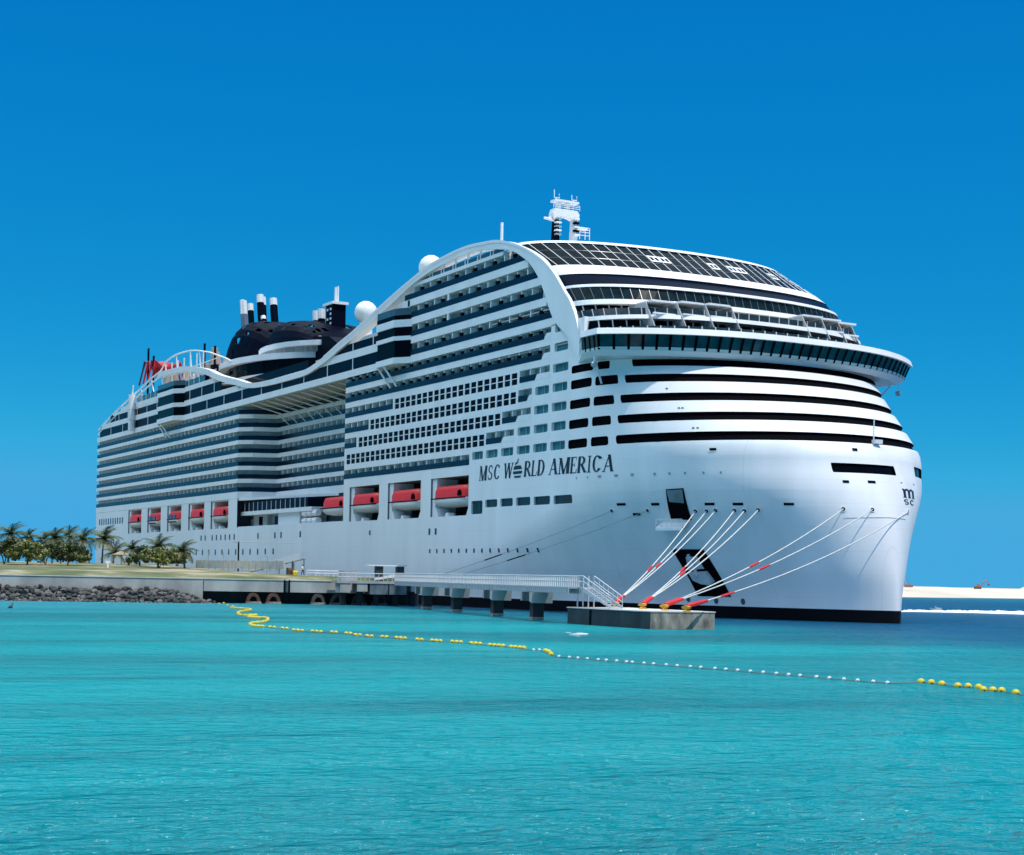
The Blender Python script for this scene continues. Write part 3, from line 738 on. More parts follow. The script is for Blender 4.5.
for i in range(7):
    t_ = i / 6; ua = A0[0][0] + (A0[3][0] - A0[0][0]) * t_; ub = A0[1][0] + (A0[2][0] - A0[1][0]) * t_; z = A0[0][1] + (A0[3][1] - A0[0][1]) * t_
    rows.append([SO(ua + (ub - ua) * j / 4, z, .05) for j in range(5)])
b.grid(rows[::-1], BLACK); ar = b.build('anchor_pocket', ship)
b = MB(); an = lambda u, z, o: SO(u, z, o)
STW = mat('anchor_steel', (.62, .66, .67), .5, noise=.35, nscale=.9)
poly = [(272.9, 5.9), (275.1, 6.0), (275.9, 4.75), (275.3, 4.35), (274.2, 4.5), (273.3, 4.95)]
b.face([an(u, z, .5) for u, z in poly][::-1], STW)
for (u, z), (u2, z2) in zip(poly, poly[1:] + poly[:1]): b.face([an(u, z, .05), an(u2, z2, .05), an(u2, z2, .5), an(u, z, .5)], STW)
b.tube([an(273.2, 8.2, .3), an(274.0, 5.6, .5)], .22, STW, 6)
poly = [(272.9, 7.9), (274.3, 7.95), (274.9, 6.4), (272.9, 6.2)]
b.face([an(u, z, .35) for u, z in poly][::-1], STW); b.build('anchor', ship)
for u, z in [(272.1, 2.35), (275.8, 2.2), (279.5, 2.2)]:
    n = SN(u, z); p = S(u, z); t1 = n.cross(Vector((0, 0, 1))).normalized(); t2 = t1.cross(n); b = MB()
    b.face([p + n * .04 + t1 * .32 * math.cos(i * math.pi / 7) + t2 * .42 * math.sin(i * math.pi / 7) for i in range(14)], mat('thruster_mark', (.05, .08, .10), .5)); b.build('thruster_mark', ship)
patch('rubbing_strake', 296.5, 313.0, 12.95, 13.08, TRIM, .14)
patch('rubbing_strake', 258.5, 266.0, 13.2, 13.3, TRIM, .12)
b = MB(); p = S(309, 21.9); b.box(p.x - .5, p.x + .3, p.y - .55, p.y + .55, 22.3, 22.8, TRIM); b.tube([(p.x - .2, p.y - .5, 22.3), (p.x - .2, p.y - .5, 25.4)], .08, TRIM, 5); b.build('foremast', ship)

# ------------------------------------------------------------------ lifeboats (things of their own, hung in their bays)
def lifeboat(label, x, tender=False, ln=12.2, y=-21.75, z=14.6):
    t = thing('lifeboat', label, 'lifeboat', (x, y, z), 0, 'lifeboats hung along the ship')
    n = 14; top, bot, canopy = [], [], []
    def hw(s): return 2.0 * max(.05, 1 - abs(s) ** 7) ** .5
    hb = MB(); rows = []
    for i in range(n + 1):
        s = -1 + 2 * i / n; h = hw(s) ; xx = s * ln / 2; k = .45 + .55 * (1 - abs(s) ** 2.5)
        rows.append([(xx, -h, 2.25), (xx, -h * 1.02, 1.7), (xx, -h * .8 * k, 1.15), (xx, 0, .85 + .5 * abs(s) ** 4), (xx, h * .8 * k, 1.15), (xx, h * 1.02, 1.7), (xx, h, 2.25)])
    hb.grid([[r[j] for r in rows] for j in range(6, -1, -1)], TRIM); hb.build('boat_hull', t, smooth=True)
    cb = MB(); rows = []
    for i in range(n + 1):
        s = -1 + 2 * i / n; h = hw(s) * .98; xx = s * ln / 2 * .99; k = min(1, .30 + 4.5 * (1 - abs(s))) ** .7
        rows.append([(xx, -h, 2.2), (xx, -h * .96, 2.2 + 1.25 * k), (xx, -h * .78, 2.2 + 1.95 * k), (xx, 0, 2.2 + 2.2 * k), (xx, h * .78, 2.2 + 1.95 * k), (xx, h * .96, 2.2 + 1.25 * k), (xx, h, 2.2)])
    cb.grid([[r[j] for r in rows] for j in range(7)][::-1], RED); cb.build('canopy', t, smooth=True)
    wb = MB()
    if tender:
        for q in range(2): wb.box(-3.6 + q * 3.2, -1.2 + q * 3.2, -2.06, -1.9, 2.35, 3.35, mat('tender_window', (.05, .06, .10), .15))
        wb.box(-3.8, 2.4, -2.04, -1.92, 1.5, 1.75, BLACK)
    else:
        wb.prism([(3.2, 2.5), (4.4, 2.5), (4.3, 3.1), (3.9, 3.45), (3.3, 3.2)], 'y', -2.02, -1.8, BLACK)
    wb.build('window', t)
    k = MB(); k.tube([(-ln * .45, -1.2, 2.24), (ln * .45, -1.2, 2.24)], .06, TRIM, 4); k.box(-ln * .46, ln * .46, -2.08, -1.95, 2.12, 2.3, BLACK); k.build('fender', t)
    return t
NAMES = ['red lifeboat in the bay nearest the stern', 'tender with dark windows in the second bay from the stern', 'tender with dark windows in the third bay from the stern',
         'red lifeboat in the fourth bay from the stern', 'red lifeboat just behind the blue glass lounge', 'red lifeboat in the sternmost of the three forward bays',
         'red lifeboat in the middle of the three forward bays', "red lifeboat nearest the bow, behind the ship's name"]
for i, (a, b_) in enumerate(BAYS):
    lifeboat(NAMES[i], (a + b_) / 2 + .1, tender=i in (1, 2), ln=b_ - a - .25, z=14.6)
lifeboat('red lifeboat partly hidden at the forward end of the open recess', 173.2, ln=13.0, y=-21.2, z=14.5)
for i, (a, b_) in enumerate(BAYS + [(178.9, 179.2)]):      # davits, part of the ship
    b = MB(); b.prism([(a + .02, 14.02), (a + .9, 14.02), (a + 1.7, 20.05), (a + .02, 20.05)], 'y', -23.2, -19.5, TRIM); b.build('davit', ship)
    if i < 8:
        b = MB(); b.prism([(b_ - 1.3, 14.02), (b_ - .3, 14.02), (b_ - .1, 15.3), (b_ - .5, 15.3)], 'y', -23.2, -21, TRIM); b.build('boat_cradle', ship)
        b = MB(); b.prism([(a + 1.0, 14.02), (a + 2.3, 14.02), (a + 1.4, 15.4), (a + 1.0, 15.4)], 'y', -23.2, -21, TRIM); b.build('boat_cradle', ship)
        b = MB(); b.prism([(a + 4.6, 14.02), (a + 6.0, 14.02), (a + 5.6, 14.6), (a + 5.0, 14.6)], 'y', -23.2, -22, TRIM); b.build('boat_cradle', ship)

# ------------------------------------------------------------------ recess on the boat deck
b = MB(); b.box(119.4, 160.5, -22.3, -15.5, 16.6, 17.4, WHITE); b.box(119.2, 179.2, -16.6, -14.8, 20.2, 21.7, WHITE); b.prism([(119.2, -23.4), (138, -20.6), (160, -16.6), (119.2, -16.6)], 'z', 19.75, 20.3, WHITE); b.build('lounge_deck', ship)
b = MB(); b.box(120.2, 158.0, -22.1, -15.5, 17.4, 19.3, NAVYW); g = b.build('lounge_glazing', ship)
for j in range(14):
    b = MB(); b.box(121.5 + j * 2.7 - .07, 121.5 + j * 2.7 + .07, -22.16, -22.0, 17.4, 19.3, TRIM); b.build('window_post', g)
b = MB(); b.box(122.5, 131, -20.5, -16, 14, 16.6, GREYW); b.box(140.5, 152.5, -21.6, -16, 14, 16.6, TRIM); b.box(131, 140.5, -19.5, -16, 14, 16.6, CABIN); b.build('deck_house', ship)
b = MB(); b.box(126, 128.2, -20.55, -20.4, 14, 16.3, DARK); b.box(133, 134.5, -19.6, -19.4, 14, 16.3, DARK); b.box(137.6, 138.6, -19.6, -19.4, 14, 16.3, DARK); b.build('doorway', ship)
for j in range(3):
    for i in range(2):
        b = MB(); b.tube([(155.0 + j * 2.6, -21.6, 14.7 + i * 1.5), (157.2 + j * 2.6, -21.6, 14.7 + i * 1.5)], .62, TRIM, 10); b.build('raft_canister', ship)
b = MB(); b.box(119.5, 179, -23.3, -23.2, 13.98, 14.2, TRIM); b.build('bulwark', ship)

# ------------------------------------------------------------------ bay towers on the side
def bay(x0, x1, lv, top_glass):
    def poly(o): return [(x0 - .6, -23.4), (x0 + 1.3, -25.4 - o), (x1 - 2.4, -25.4 - o), (x1 + .6, -23.4)]
    for i, (z0, z1) in enumerate(lv):
        b = MB(); b.prism(poly(0), 'z', z0, z1, TRIM); b.build('bay_slab', ship)
        if i < len(lv) - 1:
            b = MB(); b.prism(poly(-.25), 'z', z1, lv[i + 1][0], DARK); b.build('bay_glazing', ship)
    b = MB(); b.prism(poly(-.1), 'z', lv[-1][1], lv[-1][1] + .75, DARK); b.prism(poly(-.15), 'z', lv[-1][1] + .75, lv[-1][1] + top_glass, GLAZE); b.build('bay_parapet', ship)
    for x in (x0 + 1.5, x0 + 4.0):
        b = MB(); b.tube([(x, -25.1, lv[0][0]), (x + 1.6, -23.4, lv[0][0] - 3.4)], .2, TRIM, 5); b.build('bay_strut', ship)
bay(195.5, 206.3, [(39.6, 40.6), (43.4, 44.1), (45.6, 46.8)], 1.9)
bay(63.6, 80.5, [(39.9, 41.0), (43.0, 44.0), (46.2, 47.3)], 1.9)

# ------------------------------------------------------------------ stern: sloped rail, slide tower, red spider slide, rope course
b = MB()
P = [(-.2, 43.4), (17, 46.8), (33.6, 49.5), (42.6, 50.9), (52, 52.5), (60, 53.5), (64, 55.2), (73, 56.0), (84, 55.7), (91, 54.9)]
b.tube([(x, -23.3, z) for x, z in smooth(P, 3)], .19, TRIM, 6); b.tube([(x, -23.3, z - 1.3) for x, z in smooth(P[:6], 3)], .2, TRIM, 5)
for x, z in P[1:6]: b.tube([(x, -23.3, z), (x + 2.4, -23.3, z - 3.6)], .16, TRIM, 5)
b.tube([(91, -23.3, 54.9), (95, -22, 54.2), (99, -19.5, 52.6), (101, -18.4, 51.6)], .19, TRIM, 6)
for x, z in ((64, 55.2), (73, 56), (84, 55.7), (91, 54.9)): b.tube([(x, -23.3, z), (x, -22.5, 48)], .16, TRIM, 5)
b.build('stern_rail', ship)
b = MB(); b.prism([(1, 41.0), (2, 43.4), (17, 46.3), (34, 48.8), (34, 41.0)], 'y', -23.1, -23.0, GLAZE); b.build('stern_glazing', ship)
b = MB()
for z0, z1, x1 in ((43.0, 43.9, 62), (45.9, 46.6, 62)):
    b.box(4 if z0 < 44 else 16, x1, -23.45, -22.6, z0, z1, WHITE)
b.build('deck_fascia', ship)
b = MB()
for z0, z1 in ((40.3, 43.0), (43.1, 45.6), (45.7, 49.6)): b.tube([(38.0, -24.2, z0), (38.0, -24.2, z1)], .95, TRIM, 12)
b.tube([(38, -24.2, 49.6), (38.6, -24.2, 52.0)], .2, TRIM, 5); b.build('slide_tower', ship)
SPR = mat('spider_red', (.40, .004, .012), .45)
b = MB(); b.ball((40, -17, 56.4), 2.7, SPR, 14, 1.25, 1.0, .8); b.ball((35.2, -17, 56.4), 1.3, SPR, 12); sp = b.build('spider_slide', ship, smooth=True)
for j in range(8):
    b = MB(); s = -1 if j % 2 else 1; i = j // 2; x = 37 + i * 1.8; f = (-3.2, -1.2, 1.0, 2.8)[i]
    b.tube([(x, -17 + s * 1.2, 56.6), (x + f * .7, -17 + s * 3.2, 58.8 - i * .3), (x + f, -17 + s * 4.4, 52.6)], [.5, .42, .25], SPR if j > 2 else mat('spider_dark', (.06, .02, .05), .4), 6); b.build('spider_leg', sp)
TAN = mat('rope_course_tan', (.48, .38, .30), .7, noise=.4, nscale=.6)
for x, y, z0, z1, r in ((45, -17, 48, 55.6, 1.3), (48.5, -18, 48, 54.2, 1.5), (53, -18, 48, 55.2, 1.2), (58, -16, 48, 54.0, 1.7), (66, -14, 48, 55.5, 1.3), (72, -15, 48, 54.4, 1.2), (76, -15, 47, 58.0, 1.3), (80, -16, 47, 56.5, 1.5), (84, -15, 46, 54.5, 1.0)): 
    b = MB(); b.tube([(x, y, z0), (x + .3, y + .2, (z0 + z1) / 2), (x + .6, y, z1)], [r, r * 1.1, r * .6], TAN, 7); b.build('climbing_rock', ship)
for x, y, z1 in ((37, -20, 62), (42, -20, 59.5), (75, -17, 59.0), (83, -17, 57.5), (90, -15, 56)):
    b = MB(); b.tube([(x, y, 47), (x, y, z1)], .3, NAVYP, 6); b.build('course_mast', ship)
b = MB()
for x in range(62, 92, 5): b.tube([(x, -21, 48), (x + 1.6, -21.5, 55.3)], .18, TRIM, 5)
for z in (50.5, 53): b.tube([(60, -20.5, z), (95, -20.5, z)], .12, TRIM, 5)
for x, z in ((70, 52), (78, 51), (86, 52.5)): b.box(x, x + 2.5, -19, -17.5, z - 2, z, NAVYP if x > 75 else TRIM)
b.build('rope_course', ship)
b = MB()
for k in range(3):
    x = -1.0; b.tube([(x, -19, 27 + k * 4.2), (x - .8, -19, 28.5 + k * 4.2), (x - .9, -19, 29.8 + k * 4.2), (x, -19, 31 + k * 4.2)], .5, TRIM, 8)
b.build('stern_chute', ship)

# ------------------------------------------------------------------ lounge and funnel casing
b = MB()
def oval(cx, a, bb, n=28): return [(cx + a * math.cos(2 * math.pi * i / n), bb * math.sin(2 * math.pi * i / n)) for i in range(n)]
b.prism(oval(101, 30, 18.5), 'z', 46.6, 47.8, TRIM); b.prism(oval(98, 29, 19.0), 'z', 50.9, 52.2, WHITE); b.prism(oval(111, 20, 14.5), 'z', 53.3, 54.4, WHITE); b.build('lounge_slab', ship)
b = MB(); b.prism(oval(100, 28, 17.5), 'z', 47.8, 50.9, DARK); b.build('lounge_glazing', ship)
b = MB(); b.prism(oval(110, 19, 14.0), 'z', 52.2, 53.3, mat('lounge_panel', (.40, .40, .39), .5, noise=.4, nscale=.5, stretch=(2.5, 2.5, .05))); b.build('lounge_wall', ship)
b = MB(); b.prism([(105, 41), (160, 41), (160, 46.6), (105, 46.6)], 'y', -18, 18, GREYW); b.box(112, 150, -19.5, 18, 43.3, 46.6, DARK); b.build('deck_house', ship)
# the dark lattice casing: a loft of half hoops along the ship, with openings between its bars
def hoop_loft(name, prof, parent, y_of, cut):
    """prof: (x at base, x at top, z base, z top, half width); leaves square gaps where cut(i,j) is true"""
    b = MB(); nj = 14; rows = []
    for (xb, xt, zb, zt, h) in prof:
        r = []
        for j in range(nj + 1):
            a = math.pi * j / nj; s = max(0, math.sin(a)) ** .5; cs = math.cos(a)
            r.append((xb + (xt - xb) * s, y_of - h * math.copysign(abs(cs) ** .62, cs), zb + (zt - zb) * s))
        rows.append(r)
    k = b.slot(NAVYP); i0 = len(b.v)
    for r in rows: b.v += r
    for i in range(len(rows) - 1):
        for j in range(nj):
            if cut(i, j): 
                # frame bar left around a gap
                P = [Vector(b.v[i0 + a * (nj + 1) + c]) for a, c in ((i, j), (i, j + 1), (i + 1, j + 1), (i + 1, j))]
                cc = sum(P, Vector()) / 4; Q = [cc + (p - cc) * .62 for p in P]; o = len(b.v); b.v += [tuple(p) for p in P + Q]
                for e in range(4): b.f.append((o + e, o + (e + 1) % 4, o + 4 + (e + 1) % 4, o + 4 + e)); b.mi.append(k)
                continue
            b.f.append((i0 + i * (nj + 1) + j, i0 + i * (nj + 1) + j + 1, i0 + (i + 1) * (nj + 1) + j + 1, i0 + (i + 1) * (nj + 1) + j)); b.mi.append(k)
    return b.build(name, parent)
random.seed(3)
fn = hoop_loft('funnel_casing', [(57 + i * 3.6, 66.5 + i * 3.2 + max(0, i - 5) * .5, 53.5, [60, 65.0, 65.6, 65.5, 65.2, 64.7, 63.8, 62.4, 60.5, 58][i], [6.2, 8.0, 9.2, 9.8, 10.0, 10.0, 9.8, 9.4, 8.6, 7.5][i]) for i in range(10)], ship, 0, lambda i, j: (i < 2 and 0 < j < 13) or (0 < j < 7 and (i * 3 + j * 5) % 8 < 2) or (j > 6 and (i + j) % 2))
for x0, x1, z1 in ((60, 61.4, 58), (62.5, 63.6, 60), (64.6, 66.2, 62.5)):
    b = MB(); b.box(x0, x1, -4.5, 4.5, 53.5, z1, mat('duct_grey', (.50, .52, .53), .5)); b.build('inner_duct', fn)
fn2 = hoop_loft('funnel_casing', [(96 + i * 3.4, 97.5 + i * 3.1, 53, [61.6, 62.2, 62.0, 61.6, 61.2, 60.6, 59.8, 58.6, 57.0, 54.6][i], [9, 10, 10.4, 10.6, 10.6, 10.4, 10, 9.5, 8.8, 7.6][i]) for i in range(10)], ship, 0, lambda i, j: (1 < j < 7 and ((i * 5 + j * 3) % 7 < 2 or i in (6, 7) and j in (2, 3, 4))) or (j > 6 and (i + j) % 2))
for x0, x1, y0, z1 in ((100, 102, -6, 59), (104.5, 108, -7, 58.5), (111, 113, -7, 57.5), (116, 119.5, -7, 56.5)):
    b = MB(); b.box(x0, x1, y0, 5, 53, z1, mat('duct_grey', (.50, .52, .53), .5)); b.build('inner_duct', fn2)
b = MB(); b.prism([(118, 52), (120, 56), (132, 54.5), (146, 48.5), (146, 46.6), (118, 46.6)], 'y', -8, 8, NAVYP); b.build('casing_tail', ship)
PIPE = mat('exhaust_steel', (.72, .72, .70), .3)
for x, y, z0, z1, r in ((51.8, 0, 62, 74.4, .75), (55.0, -.5, 62, 73.7, .75), (61.0, -1, 62, 72.0, .95), (64.2, 1, 62, 73.4, 1.1), (68.2, -1, 62, 73.2, 1.1), (71.2, 1.2, 62, 71.2, .9), (75.0, 0, 62, 71.4, 1.15), (76.5, -3, 62, 66.6, .8)):
    b = MB(); r *= .8; p0, p1 = Vector((x + 2.2, y, z0)), Vector((x - .2, y, z1)); m_ = p0.lerp(p1, .82 if x > 57 else .70)
    b.tube([p0, m_], r, NAVYP if x > 57 else mat('pipe_grey', (.10, .13, .17), .4), 10); b.tube([m_, p1], r * 1.02, PIPE, 10); b.build('exhaust_pipe', ship)
b = MB()
b.prism([(108, -2.5), (117.5, -2.5), (117.5, 2.5), (108, 2.5)], 'z', 50, 58.5, NAVYP); b.prism([(113.4, -1.5), (117.6, -1.5), (117.6, 1.5), (113.4, 1.5)], 'z', 58.5, 64.0, NAVYP); b.prism([(112.4, -1.9), (118.2, -1.9), (118.2, 1.9), (112.4, 1.9)], 'z', 64.0, 64.6, TRIM)
b.build('after_mast', ship)
for z in range(5):
    for x in (114.6, 116.4):
        b = MB(); b.box(x - .45, x + .35, -1.62, -1.5, 58.6 + z * 1.05, 59.1 + z * 1.05, TRIM); b.build('mast_lamp', ship) if (x + z) % 2 < 1.5 else None
for x in (106.2, 109.3):
    b = MB(); b.tube([(x + .6, -1, 54), (x + .2, -1, 61.8)], .85, NAVYP, 10); b.tube([(x + .2, -1, 61.8), (x, -1, 64.0)], .88, PIPE, 10); b.build('exhaust_pipe', ship)
for x in (115.2, 116.4):
    b = MB(); b.tube([(x, 0, 64.6), (x, 0, 68.2)], .28, TRIM, 5); b.build('aerial', ship)
RAD = mat('radome_white', (.80, .79, .75), .45)
for x, y, z in ((132.5, 0, 60.2), (164.3, 0, 64.6)):
    b = MB(); b.ball((x, y, z), 2.45, RAD, 22); b.lathe([(1.5, -5.5), (1.3, -2.0)], (x, y, z), TRIM, 12); b.build('radome', ship, smooth=True)
b = MB(); b.lathe([(1.6, 0), (1.4, 1.8), (.4, 3.4), (0, 3.6)], (203.0, -20, 49.5), RAD, 14); b.build('radome', ship, smooth=True)
b = MB(); b.box(128, 172, -6, 6, 43.3, 53.0, GREYW); b.box(158, 170, -5, 5, 53, 59.2, GREYW); b.build('deck_house', ship)
# pole at the arch and the radar mast on the roof
b = MB(); b.tube([(231.3, -20, 52.5), (231.3, -20, 58.5)], .22, TRIM, 6); b.build('aerial', ship)
MX, MY, MZ, K = 233.0, -10.1, 57.05, 0.80
def mp(x, y, z): return (MX + x * K, MY + y * K, MZ + z * K)
mt = MB(); mt.box(MX - 2.5, MX + 2.0, MY - 3.4, MY + 5.0, 52.9, 55.2, TRIM)
for y, m_ in ((-1.9, NAVYP), (2.1, TRIM)):
    mt.prism([(MX - 1.2 * K, 53), (MX + 1.2 * K, 53), (MX + .5 * K, MZ + 4.2 * K), (MX - .5 * K, MZ + 4.2 * K)], 'y', MY + (y - .45) * K, MY + (y + .45) * K, m_)
mt.build('radar_mast', ship)
for k in range(5):
    b = MB(); z = MZ + (.2 + k * .75) * K; b.box(MX + .5 * K, MX + 1.35 * K, MY - 2.45 * K, MY - 1.3 * K, z, z + .28 * K, TRIM if k % 2 else STEEL); b.box(MX + .5 * K, MX + 1.3 * K, MY + 1.6 * K, MY + 2.7 * K, z + .3 * K, z + .62 * K, NAVYP if k % 2 else TRIM); b.build('mast_rung', ship)
b = MB(); a_ = [(MY + (-2.6 + .52 * i) * K, MZ + (3.1 + .9 * math.sin(math.pi * i / 10)) * K) for i in range(11)]
b.prism(a_ + [(MY + 2.9 * K, MZ + 4.6 * K), (MY + 2.4 * K, MZ + 5.3 * K), (MY - 2.6 * K, MZ + 5.3 * K), (MY - 2.9 * K, MZ + 4.4 * K)], 'x', MX - .9 * K, MX + .9 * K, TRIM)
b.box(MX - K, MX + K, MY - 2.6 * K, MY + 2.7 * K, MZ + 6.7 * K, MZ + 7.05 * K, TRIM)
b.box(MX - .5 * K, MX + .5 * K, MY - 1.7 * K, MY - 1.1 * K, MZ + 5.3 * K, MZ + 6.7 * K, TRIM); b.box(MX - .5 * K, MX + .5 * K, MY + .3 * K, MY + .9 * K, MZ + 5.3 * K, MZ + 6.7 * K, TRIM); b.build('mast_platform', ship)
b = MB()
for y in (-2.9, -1.5, 0, 1.4, 2.9): b.tube([mp(.9, y, 5.3), mp(.9, y, 6.3)], .05 * K, TRIM, 4)
for z in (5.65, 6.0, 6.3): b.tube([mp(.9, -2.9, z), mp(.9, 2.9, z)], .05 * K, TRIM, 4)
for y in (3.0, 4.2, 5.2): b.tube([mp(.9, y, 0), mp(.9, y, 2.3)], .08 * K, TRIM, 4)
for z in (.8, 1.4, 1.9, 2.3): b.tube([mp(.9, 3.0, z), mp(.9, 5.2, z)], .06 * K, TRIM, 4)
b.build('mast_railing', ship)
b = MB(); b.tube([mp(.3, -4.6, 3.3), mp(.3, -2.4, 3.0)], .24 * K, TRIM, 6); b.box(MX - .3 * K, MX + .3 * K, MY - 3.4 * K, MY - 2.8 * K, MZ + 3.2 * K, MZ + 3.8 * K, TRIM); b.box(MX - .4 * K, MX + .5 * K, MY + 3.0 * K, MY + 5.0 * K, MZ + 2.0 * K, MZ + 2.4 * K, TRIM); b.tube([mp(0, 2.3, 4.0), mp(0, 3.3, 4.1)], .2 * K, TRIM, 6); b.build('radar_scanner', ship)
for y, z0, z1 in ((-1.9, 7.05, 9.0), (2.0, 7.05, 8.0)):
    b = MB(); b.tube([mp(0, y, z0), mp(0, y, z0 + .5)], .12 * K, TRIM, 5); b.tube([mp(0, y - .4, z0 + 1.4 if y > 0 else z1), mp(0, y - .4, z0 + .5), mp(0, y + .7, z0 + .5), mp(0, y + .7, z0 + 1.3)], .1 * K, TRIM, 5); b.build('aerial', ship)
# ------------------------------------------------------------------ sea
def sea_material():
    m = bpy.data.materials.new('sea_water'); m.use_nodes = True; n = m.node_tree; b = n.nodes['Principled BSDF']; L = n.links.new
    tc = n.nodes.new('ShaderNodeTexCoord'); sx = n.nodes.new('ShaderNodeSeparateXYZ'); L(tc.outputs['Object'], sx.inputs[0])
    def noise(scale, detail, sc=(1, 1, 1), rot=0):
        mp = n.nodes.new('ShaderNodeMapping'); mp.inputs['Scale'].default_value = sc; mp.inputs['Rotation'].default_value = (0, 0, rot); L(tc.outputs['Object'], mp.inputs[0])
        z = n.nodes.new('ShaderNodeTexNoise'); z.inputs['Scale'].default_value = scale; z.inputs['Detail'].default_value = detail; L(mp.outputs[0], z.inputs['Vector']); return z
    def rng(src, a, c, lo=0.0, hi=1.0):
        r = n.nodes.new('ShaderNodeMapRange'); r.interpolation_type = 'SMOOTHSTEP'; r.inputs[1].default_value = a; r.inputs[2].default_value = c; r.inputs[3].default_value = lo; r.inputs[4].default_value = hi; L(src, r.inputs[0]); return r.outputs[0]
    def mix(f, a, c):
        x = n.nodes.new('ShaderNodeMix'); x.data_type = 'RGBA'; L(f, x.inputs[0])
        for s, v in ((x.inputs[6], a), (x.inputs[7], c)):
            if isinstance(v, tuple): s.default_value = (*v, 1)
            else: L(v, s)
        return x.outputs[2]
    rot = ALPHA
    # sandy shallows, weedy patches, dredged berth (depth seen through clear water)
    patch = noise(0.045, 4, (1.0, 0.22, 1), -R(61)); weed = noise(0.16, 5, (1.0, 0.16, 1), -R(61))
    c = mix(rng(patch.outputs['Fac'], .34, .66), (.0, .158, .192), (.0, .295, .325))
    c = mix(rng(weed.outputs['Fac'], .50, .72, 0, .55), c, (.0, .095, .13))
    dn = noise(0.03, 3); ma = n.nodes.new('ShaderNodeMath'); ma.operation = 'MULTIPLY_ADD'; ma.inputs[1].default_value = 22; L(dn.outputs['Fac'], ma.inputs[0]); L(sx.outputs['Y'], ma.inputs[2])
    deep = rng(ma.outputs[0], -52, -4)
    c = mix(deep, c, (.0, .075, .165))
    # shallow sand by the seawall and by the bar
    shore = rng(sx.outputs['X'], 292, 222)
    mm = n.nodes.new('ShaderNodeMath'); mm.operation = 'MULTIPLY'; L(shore, mm.inputs[0]); L(rng(sx.outputs['Y'], -42, -66), mm.inputs[1])
    c = mix(mm.outputs[0], c, (.025, .25, .31))
    c = mix(rng(sx.outputs['Y'], 180, 330), c, (.0, .13, .20))
    h1 = noise(0.55, 3, (1, .55, 1), -R(55)); h2 = noise(2.0, 4, (1, .6, 1), -R(70)); h3 = noise(0.12, 2, (1, .5, 1), -R(62))
    a1 = n.nodes.new('ShaderNodeMath'); a1.operation = 'MULTIPLY_ADD'; a1.inputs[1].default_value = .6; L(h2.outputs['Fac'], a1.inputs[0]); L(h1.outputs['Fac'], a1.inputs[2])
    a2 = n.nodes.new('ShaderNodeMath'); a2.operation = 'MULTIPLY_ADD'; a2.inputs[1].default_value = 2.2; L(h3.outputs['Fac'], a2.inputs[0]); L(a1.outputs[0], a2.inputs[2])
    bp = n.nodes.new('ShaderNodeBump'); bp.inputs['Strength'].default_value = 1.0; bp.inputs['Distance'].default_value = 1.5; L(a2.outputs[0], bp.inputs['Height']); 
    n.nodes.remove(b); df = n.nodes.new('ShaderNodeBsdfDiffuse'); gl = n.nodes.new('ShaderNodeBsdfGlossy'); gl.inputs['Roughness'].default_value = 0.12
    fr = n.nodes.new('ShaderNodeFresnel'); fr.inputs['IOR'].default_value = 1.33; fm = n.nodes.new('ShaderNodeMath'); fm.operation = 'MULTIPLY'; fm.inputs[1].default_value = 0.85
    ms = n.nodes.new('ShaderNodeMixShader'); L(c, df.inputs['Color'])
    for nd in (df, gl, fr): L(bp.outputs[0], nd.inputs['Normal'])
    L(fr.outputs[0], fm.inputs[0]); L(fm.outputs[0], ms.inputs[0]); L(df.outputs[0], ms.inputs[1]); L(gl.outputs[0], ms.inputs[2]); L(ms.outputs[0], n.nodes['Material Output'].inputs['Surface'])
    return m
q = MB(); q.face([(-30000, -30000, 0), (30000, -30000, 0), (30000, 30000, 0), (-30000, 30000, 0)], sea_material()); q.build('sea', kind='structure')

# ------------------------------------------------------------------ materials of the shore
CONC = mat('concrete', (.46, .45, .42), .85, noise=.45, nscale=.35, stretch=(1, 1, .5), bump=.2)
CONCD = mat('wet_shaded_concrete', (.030, .038, .042), .6, noise=.7, nscale=.8, stretch=(1, 1, .4), bump=.3)  # wet concrete tone, with the shade of the sunless faces put in
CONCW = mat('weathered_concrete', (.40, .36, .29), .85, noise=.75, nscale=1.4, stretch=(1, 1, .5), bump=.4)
ROCK = mat('boulder_grey', (.075, .072, .068), .9, noise=.6, nscale=1.2, bump=.5)
ROCK2 = mat('boulder_pale', (.17, .16, .145), .9, noise=.5, nscale=1.2, bump=.5)
RAIL = mat('galvanised_rail', (.50, .52, .53), .4)
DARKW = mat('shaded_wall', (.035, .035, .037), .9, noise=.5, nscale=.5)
YEL = mat('float_yellow', (.66, .50, .015), .55, noise=.25, nscale=3)
WFL = mat('float_white', (.72, .72, .68), .5, noise=.2, nscale=3)

# ------------------------------------------------------------------ ground
WALL = [(203, -170), (214.5, -92), (218.3, -61.5), (222.0, -33.5)]
def wx(y):
    for (xa, ya), (xb, yb) in zip(WALL, WALL[1:]):
        if ya <= y <= yb: return xa + (xb - xa) * (y - ya) / (yb - ya)
    return WALL[0][0] if y < WALL[0][1] else WALL[-1][0]
def gz(x, y):
    d = wx(y) - x
    g = 3.5 + min(1, max(0, d - 1.2) / 7) * .75
    if y < -38: g += max(0, min(1, (-38 - y) / 10)) * min(1, max(0, d - 8) / 60) * 1.5
    return g
rng_ = random.Random(5)
m = bpy.data.materials.new('grass_and_sand'); m.use_nodes = True; n_ = m.node_tree; b_ = n_.nodes['Principled BSDF']; b_.inputs['Roughness'].default_value = .9
tc = n_.nodes.new('ShaderNodeTexCoord'); nz = n_.nodes.new('ShaderNodeTexNoise'); nz.inputs['Scale'].default_value = .12; nz.inputs['Detail'].default_value = 7; n_.links.new(tc.outputs['Object'], nz.inputs['Vector'])
